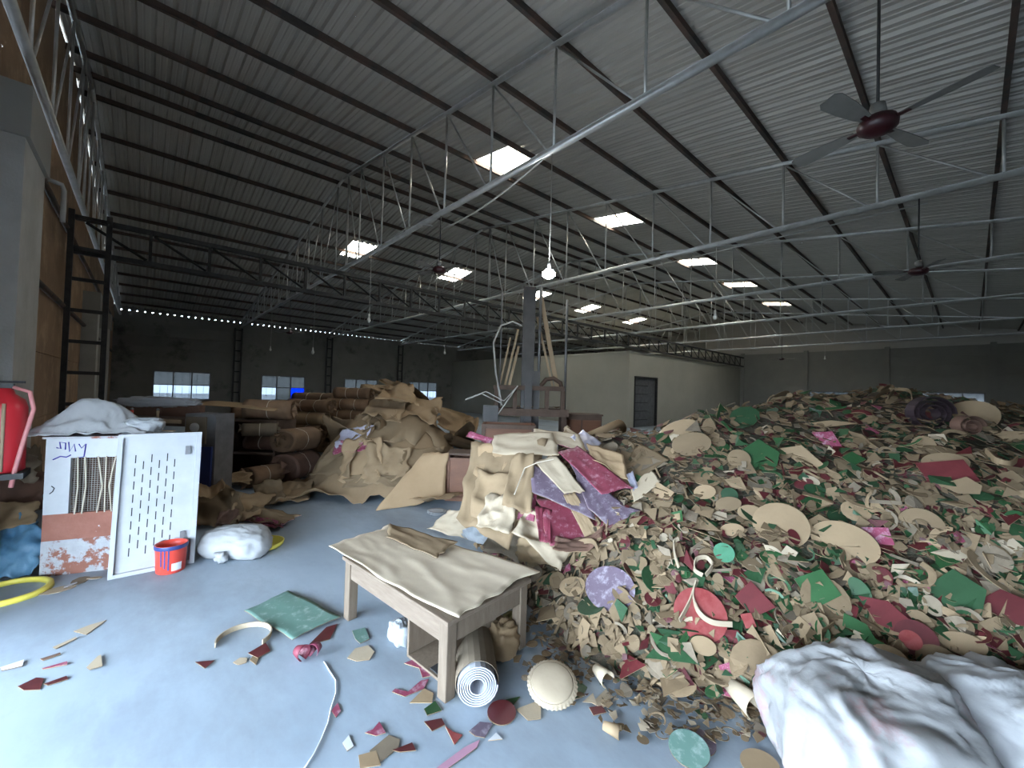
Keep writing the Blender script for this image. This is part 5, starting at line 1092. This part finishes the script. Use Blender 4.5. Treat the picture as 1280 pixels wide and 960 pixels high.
# ------------------------------------------------------------------ the low table
F0 = Vector((1.35, 2.0, 0)); ty = Vector((-0.10, 1.0, 0)).normalized(); tx = Vector((1.0, 0.13, 0)).normalized(); TLn, TWd, TH = 1.27, 0.74, 0.47
rt = Matrix((tx, ty, Vector((0, 0, 1)))).transposed(); tb = thing('low_table', 'low worn wooden work table with square legs', 'table', F0)
def tq(u0, u1, v0, v1, z0, z1, name, m, par=None, bev=0.006): return MB().bevbox(F0+tx*((u0+u1)/2)+ty*((v0+v1)/2)+Vector((0, 0, (z0+z1)/2)), (u1-u0, v1-v0, z1-z0), bev, rt).build(name, m, par or tb)
for u in (0, TWd-0.075):
    for v in (0, TLn-0.08): tq(u, u+0.075, v, v+0.08, 0, TH-0.02, 'leg', M_wood)
tq(0.008, 0.045, 0.08, TLn-0.08, TH-0.15, TH-0.02, 'side_rail', M_woodh); tq(TWd-0.045, TWd-0.008, 0.08, TLn-0.08, TH-0.15, TH-0.02, 'side_rail', M_woodh)
tq(0.075, TWd-0.075, 0.008, 0.045, TH-0.15, TH-0.02, 'end_rail', M_wood); tq(0.075, TWd-0.075, TLn-0.045, TLn-0.008, TH-0.15, TH-0.02, 'end_rail', M_wood)
for k in range(4): tq(TWd*k/4-0.02+0.002, TWd*(k+1)/4-0.002+(0.02 if k == 3 else -0.02+0.018), -0.02, TLn+0.02, TH-0.02, TH+0.008, 'top_plank', M_woodh)
# paper covering the table
C4 = [atz(573, 776, TH+0.012), atz(673, 716, TH+0.012), atz(488, 657, TH+0.012), atz(409, 687, TH+0.012)]
sheet('kraft_sheet', 'large pale kraft sheet covering the low table', 'paper sheet', C4, (M_cover, M_cover), 34, 0.012, 3.2, 0.02, 0.02, seed=300, ground=lambda x, y: TH+0.008, gap=0.006)
C4 = [atz(487, 684, TH+0.05), atz(545, 700, TH+0.03), atz(567, 681, TH+0.03), atz(485, 661, TH+0.05)]
sheet('kraft_sheet', 'smaller brown kraft sheet with lifted edge lying on the table cover', 'paper sheet', [atz(545, 699, TH+0.025), atz(570, 678, TH+0.06), atz(488, 655, TH+0.03), atz(484, 672, TH+0.03)], (M_kraft, M_kraft), 16, 0.014, 2.0, 0.06, 0.03, seed=304, ground=lambda x, y: TH+0.02, gap=0.012)
# open wooden box under the table
bx = thing('open_box', 'open wooden box lying on its side under the table', 'box', F0+tx*0.1+ty*0.10)
for q in ((0.0, 0.45, 0.11, 0.13, 0.0, 0.30), (0.0, 0.45, 0.50, 0.52, 0.0, 0.30), (0.0, 0.45, 0.13, 0.50, 0.0, 0.02), (0.0, 0.45, 0.13, 0.50, 0.28, 0.30), (0.43, 0.45, 0.13, 0.50, 0.02, 0.28)):
    tq(q[0]+0.085, q[1]+0.085, q[2], q[3], q[4], q[5], 'board', [M_wood, M_dark][q[4] > 0.2 or q[0] > 0.3], bx, 0.003)
tq(0.10, 0.3, 0.2, 0.28, 0.021, 0.03, 'inner_strip', M_slot, bx, 0.002)
p = atz(500, 800); sack('plastic_bag', 'clear crumpled plastic bag beside the box under the table', (p.x, p.y, 0.05), (0.06, 0.09, 0.07), M_plastic, 31, 0.14, cat='plastic bag', k=4, nseg=30, nring=20)
# white foam roll
c = atz(596, 886)+Vector((0, 0, 0.125)); ax = Vector((0.55, 0.83, 0)); s = Vector((ax.y, -ax.x, 0)); z_ = Vector((0, 0, 1)); t = thing('foam_roll', 'white foam sheet rolled up, its spiral end facing out under the table', 'roll', (c.x, c.y, 0))
def spiral(r0, r1, turns, l0, l1, th, name, m):
    b = MB(); n = int(turns*22); vs = []
    for k in range(n+1):
        a = 2*math.pi*turns*k/n; r_ = r0+(r1-r0)*k/n
        for rr, l in ((r_, l0), (r_+th, l0), (r_+th, l1), (r_, l1)): vs.append(c+ax*l+(s*math.cos(a)+z_*math.sin(a))*rr*(1.0 if True else 1))
    b.add(vs, [(4*k+j, 4*k+(j+1) % 4, 4*k+4+(j+1) % 4, 4*k+4+j) for k in range(n) for j in range(4)], 0, False)
    b.f += [[len(b.v)-4, len(b.v)-3, len(b.v)-2, len(b.v)-1], [3, 2, 1, 0]]; b.mi += [0, 0]; b.sm += [False, False]
    return b.build(name, m, t)
spiral(0.036, 0.112, 6.0, 0.0, 0.42, 0.0075, 'wound_sheet', M_foam); spiral(0.1225, 0.1235, 1.0, 0.03, 0.44, 0.003, 'outer_wrap', M_grey)
# items heaped under the table's right end
US = [('crumpled_paper', 'crumpled brown paper lump behind the foam roll', (622, 796), 0.12, M_kraft2, 40), ('crumpled_paper', 'greenish crumpled paper lump under the table corner', (640, 772), 0.08, mat('olive_paper', (0.20, 0.18, 0.07), 0.8), 41)]
for nm, lb, (x, y), r, m_, sd in US:
    p = atz(x, y+20); sack(nm, lb, (p.x, p.y, r*0.75), (r, r*0.8, r*0.85), m_, sd, 0.16, cat='crumpled paper', k=3.2, nseg=44, nring=30)
q = atz(655, 800); q2 = F0+tx*0.62+ty*0.75
sheet('card_sheet', 'pale blue-grey card lying on the floor under the table', 'paper sheet', [F0+tx*0.35+ty*0.55+Vector((0, 0, 0.02)), F0+tx*0.7+ty*0.5+Vector((0, 0, 0.04)), F0+tx*0.72+ty*0.95+Vector((0, 0, 0.05)), F0+tx*0.38+ty*0.95+Vector((0, 0, 0.02))], (M_foam, M_grey), 8, 0.01, 2, 0.02, 0.03, seed=310)
p = F0+tx*0.62+ty*0.62
tag(MB().lathe([(0.16, 0), (0.18, 0.01), (0.18, 0.05), (0.16, 0.06)], p+Vector((0, 0, 0.09)), 22).build('card_ring', M_kraft, None, p), 'round tan card drum half seen under the table', 'card drum')
# embossed round tray leaning against the heap
p, B_ = basis_on_heap(688, 852, 0.0, 0.0, True); p = atz(690, 868)+Vector((0, 0, 0.055)); nrm = (Vector((0, 0, 1))*0.93-FWf*0.33-RTf*0.1).normalized(); r_ = RTf; u_ = nrm.cross(r_); B_ = Matrix((r_, u_, nrm)).transposed(); t = thing('quilted_cushion_disc', 'round tan padded disc with a ribbed rim lying right of the foam roll', 'padded disc', (p.x, p.y, 0))
b = MB(); n = 72; prof = [(0.10, 0.016, 0), (0.132, 0.014, 0), (0.146, 0.006, 1), (0.150, -0.004, 1), (0.143, -0.013, 1), (0.11, -0.016, 0)]; vs = []
for r0, z, e in prof:
    for k in range(n):
        a = 2*math.pi*k/n; f = 1+(0.022 if k % 2 else -0.012)*e; vs.append(p+B_ @ Vector((r0*f*math.cos(a), r0*f*math.sin(a), z)))
b.add(vs, [(i*n+k, i*n+(k+1) % n, (i+1)*n+(k+1) % n, (i+1)*n+k) for i in range(len(prof)-1) for k in range(n)][::1], 0, False); b.f = [f[::-1] for f in b.f]; b.f += [list(range(n)), [(len(prof)-1)*n+k for k in range(n)][::-1]]; b.mi += [0, 0]; b.sm += [False, False]
lo = min(v.z for v in b.v); b.v = [v+Vector((0, 0, 0.004-lo)) for v in b.v]
b.build('ribbed_rim', M_pale, t)
MB().lathe([(0.128, 0.0), (0.12, 0.006), (0.06, 0.010), (0.003, 0.011)], p+B_ @ Vector((0, 0, 0.014))+Vector((0, 0, 0.004-lo)), 36, rot=B_).build('padded_top', M_pale, t)
# ------------------------------------------------------------------ flat things on the bare floor
def floor_piece(name, label, cat, pts, m1, m2=None, th=0.004, lift=0.002, raise_=None, group=None):
    """outline on the floor; raise_ gives heights of single corners"""
    P_ = [atz(x, y)+Vector((0, 0, lift+(raise_[i] if raise_ else 0))) for i, (x, y) in enumerate(pts)]
    if sum((P_[i].x*P_[(i+1) % len(P_)].y-P_[(i+1) % len(P_)].x*P_[i].y) for i in range(len(P_))) < 0: P_ = P_[::-1]
    n = len(P_); b = MB(); b.add([p+Vector((0, 0, th)) for p in P_]+P_, []); b.f += [list(range(n)), [n+k for k in range(n)][::-1]]+[[k, n+k, n+(k+1) % n, (k+1) % n] for k in range(n)]; b.mi += [0, 1]+[1]*n; b.sm += [False]*(n+2)
    return tag(b.build(name, [m1, m2 or m1], None, sum(P_, Vector())/n), label, cat, group)
sheet('teal_sheet', 'square teal mottled sheet lying flat on the floor left of the table', 'paper sheet', [atz(306, 766)+Vector((0, 0, .012)), atz(361, 741)+Vector((0, 0, .012)), atz(424, 774)+Vector((0, 0, .02)), atz(365, 803)+Vector((0, 0, .02))], (M_teal, M_kraft), 12, 0.006, 1.6, 0.015, 0.02, seed=320, ground=f0, gap=0.006)
# big crescent ring of pale card
cp = atz(305, 800); ex = (atz(338, 797)-atz(272, 803)).length/2; ux = (atz(338, 797)-cp).normalized(); vx = Vector((-ux.y, ux.x, 0))
strip('pale open ring of card lying on the floor beside the teal sheet', [cp+ux*ex*math.cos(a)+vx*ex*0.98*math.sin(a)+Vector((0, 0, 0.02)) for a in [R(205-k*235/26) for k in range(27)]], 0.035, M_pale, 'card_ring', 'card ring')
FP = [('red card offcut with a point at the far left of the floor', [(22, 859), (45, 848), (55, 849), (50, 863), (30, 864)], M_red), ('thin maroon sliver right of the pointed red offcut', [(55, 856), (83, 846), (85, 850), (60, 858)], M_red),
      ('thin maroon strip above the pointed red offcut', [(52, 837), (84, 828), (84, 832), (54, 838)], M_magenta), ('white sliver at the left edge of the floor', [(0, 836), (30, 826), (28, 834), (2, 840)], M_paper),
      ('small pale pointed scrap on the open floor at the left', [(108, 836), (122, 822), (126, 820), (128, 834), (112, 839)], M_pale), ('pale curved scrap on the floor below the cabinet', [(92, 790), (112, 782), (133, 776), (108, 794)], M_pale),
      ('thin curved sliver below the pale curved scrap', [(66, 810), (95, 797), (96, 799), (70, 812)], M_pale), ('dark thin sliver near the left red offcut', [(50, 825), (75, 817), (76, 819), (54, 827)], M_dark),
      ('small dark red triangle alone on the floor left of the card ring', [(244, 829), (268, 827), (256, 837)], M_red), ('dark red scrap touching the pale open ring', [(310, 818), (332, 805), (338, 815), (322, 824)], M_red),
      ('pale oval scrap left of the dark red scrap by the ring', [(291, 829), (300, 823), (309, 823), (308, 829), (298, 832)], M_pale), ('tan fringed scrap below the ring', [(312, 826), (318, 819), (325, 820), (320, 832)], M_kraft),
      ('red sliver pointing to the teal sheet', [(385, 808), (408, 785), (422, 781), (412, 800)], M_red), ('pale oval card on the floor left of the table box', [(434, 824), (444, 812), (460, 808), (468, 816), (462, 826), (446, 828)], M_pale),
      ('small teal cut piece above the pale oval card', [(440, 790), (456, 786), (462, 800), (450, 806), (444, 800)], M_teal), ('pink curved cut-out scrap left of the table leg', [(505, 830), (520, 824), (536, 832), (538, 846), (528, 848), (524, 836)], M_magenta),
      ('second pink curved scrap left of the table leg', [(490, 866), (506, 872), (530, 862), (536, 850), (526, 852), (510, 866), (494, 862)], M_magenta), ('tan scrap at the foot of the front table leg', [(512, 880), (530, 862), (542, 868), (540, 880)], M_kraft),
      ('small green scrap below the front table leg', [(530, 888), (544, 878), (552, 890), (534, 896)], M_green), ('dark red scrap below the green one', [(530, 904), (552, 900), (556, 908), (540, 916)], M_red),
      ('red dart-shaped scrap below the table', [(556, 908), (566, 916), (578, 920), (568, 932)], M_bred), ('grey-tan strip at the bottom edge of the floor', [(462, 940), (486, 920), (500, 926), (498, 936), (470, 958)], M_grey),
      ('pale tan strip in front of the grey-tan strip', [(448, 946), (470, 940), (476, 958), (450, 962)], M_kraft), ('red pointed scrap right of the grey-tan strip', [(490, 940), (515, 930), (520, 940), (500, 942)], M_red),
      ('magenta twisted scrap above the bottom strips', [(456, 918), (466, 914), (474, 904), (482, 918), (470, 922)], M_magenta), ('small white scrap left of the magenta one', [(428, 930), (436, 920), (442, 934), (434, 940)], M_paper),
      ('small pink and white scrap by the white cord', [(414, 890), (422, 880), (426, 890), (420, 898)], M_magenta), ('tan rectangle scrap behind the red disc on the floor', [(645, 888), (676, 876), (676, 900), (660, 902)], M_pale),
      ('mauve scrap beside the small red disc', [(586, 916), (600, 904), (616, 906), (606, 924), (594, 922)], M_purple), ('small white triangle on the floor below the red disc', [(610, 928), (620, 918), (628, 926)], M_paper),
      ('green leaf-like scrap by the padded disc', [(712, 862), (720, 850), (734, 860), (728, 872), (714, 876)], M_green), ('green sliver by the foam roll', [(632, 876), (650, 872), (640, 884)], M_green),
      ('tan pointed scrap right of the padded disc', [(740, 880), (758, 862), (766, 882), (752, 886)], M_pale), ('dark red scrap at the heap foot on the floor', [(736, 886), (752, 884), (758, 892), (742, 896)], M_red),
      ('green triangle on the floor near the heap foot', [(868, 890), (884, 886), (876, 898)], M_green), ('tan sliver right of the green triangle', [(884, 886), (904, 894), (910, 902), (890, 896)], M_kraft),
      ('dusty pink paint streak of card at the bottom floor edge', [(545, 962), (580, 936), (600, 926), (596, 936), (560, 962)], mat('dusty_pink_card', (0.42, 0.22, 0.30), 0.8))]
for i, (lb, pts, m_) in enumerate(FP): floor_piece('card_scrap', lb, 'card scrap', pts, m_, M_kraft, 0.004, 0.002+0.001*(i % 5))
named_piece('card_disc', 'small dark red round disc on the floor in front of the foam roll', 'card disc', 627, 893, E_(), 36, M_red, M_kraft, 0, 0.006, 0.12, floor_=True)
c = atz(627, 893)
named_piece('card_disc', 'teal oval disc on the floor at the bottom centre', 'card disc', 861, 941, E_(), 48, M_teal, M_kraft, 0.2, 0.02, 0.25, floor_=True)
named_piece('card_disc', 'purple disc half under the teal oval disc', 'card disc', 872, 930, E_(1, 0.9), 44, M_purple, M_kraft, 0.2, 0.008, 0.1, floor_=True)
named_piece('card_disc', 'tan disc at the bottom edge left of the white sacks', 'card disc', 950, 958, E_(1, 0.9), 46, M_kraft, M_kraft, 0.2, 0.012, 0.1, floor_=True)
# curled bits
def curl_bit(label, px, py, r, l, m_, yaw, name='curled_scrap', turns=0.75, cone=0.6):
    p = atz(px, py); b = MB(); n = 16; vs = []; ax_ = Vector((math.cos(yaw), math.sin(yaw), 0)); s_ = Vector((-ax_.y, ax_.x, 0))
    for k in range(n+1):
        a = -1.2+2*math.pi*turns*k/n
        for rr, ll in ((r, 0), (r-0.004, 0), (r*cone-0.004, l), (r*cone, l)): vs.append(p+Vector((0, 0, r))+ax_*ll+(s_*math.cos(a)+Vector((0, 0, 1))*math.sin(a))*rr)
    b.add(vs, [(4*k+j, 4*k+(j+1) % 4, 4*k+4+(j+1) % 4, 4*k+4+j) for k in range(n) for j in range(4)], 0, True); lo_ = min(v.z for v in b.v); b.v = [v-Vector((0, 0, lo_-0.002)) for v in b.v]
    return tag(b.build(name, m_, None, p), label, 'curled scrap')
curl_bit('tan paper cone lying on the floor near the teal disc', 775, 924, 0.035, 0.09, M_kraft, 1.9)
curl_bit('curled maroon and tan scrap left of the table leg', 380, 826, 0.05, 0.07, M_maroon, 2.0, turns=0.9)
curl_bit('second curled maroon scrap beside the first', 390, 822, 0.045, 0.06, M_magenta, 0.6, turns=0.8)
curl_bit('large tan curl of paper at the heap foot left of the sacks', 945, 900, 0.07, 0.22, M_pale, 1.1, turns=0.8)
curl_bit('second tan curl of paper beside the sacks', 958, 880, 0.06, 0.16, M_pale, 0.4, turns=0.7)
curl_bit('tan curl of paper at the left heap foot', 760, 860, 0.05, 0.12, M_pale, 1.3, turns=0.7)
# white cord on the floor
pts = [(405, 828), (412, 840), (420, 852), (420, 868), (414, 885), (410, 905), (402, 925), (392, 945), (378, 965)]
P_ = [atz(*p)+Vector((0, 0, 0.006)) for p in pts]; tag(MB().tube(P_, 0.004, 6).build('cord', M_paper, None, P_[4]), 'thin white cord snaking over the floor towards the camera', 'cord')
# ------------------------------------------------------------------ white sacks at the lower right
c = atd(1078, 915, 2.02); sack('cloth_sack', 'large white cloth sack with pink stains at the lower right', (c.x+0.02, c.y, 0.17), (0.40, 0.36, 0.30), M_stain, 51, 0.075, cat='sack', yaw=math.atan2(RTf.y, RTf.x), k=2.3, nseg=90, nring=60)
c = atd(1275, 940, 2.05); sack('cloth_sack', 'white cloth sack at the lower right corner of the picture', (c.x, c.y, 0.16), (0.40, 0.34, 0.27), M_white, 53, 0.075, cat='sack', yaw=math.atan2(RTf.y, RTf.x)+0.3, k=2.3, nseg=90, nring=60)
for i, (pts, m_, lb) in enumerate((([(858, 962), (905, 948), (960, 960), (900, 970)], M_red, 'dark red sheet scrap at the bottom edge near the sacks'),)):
    pass
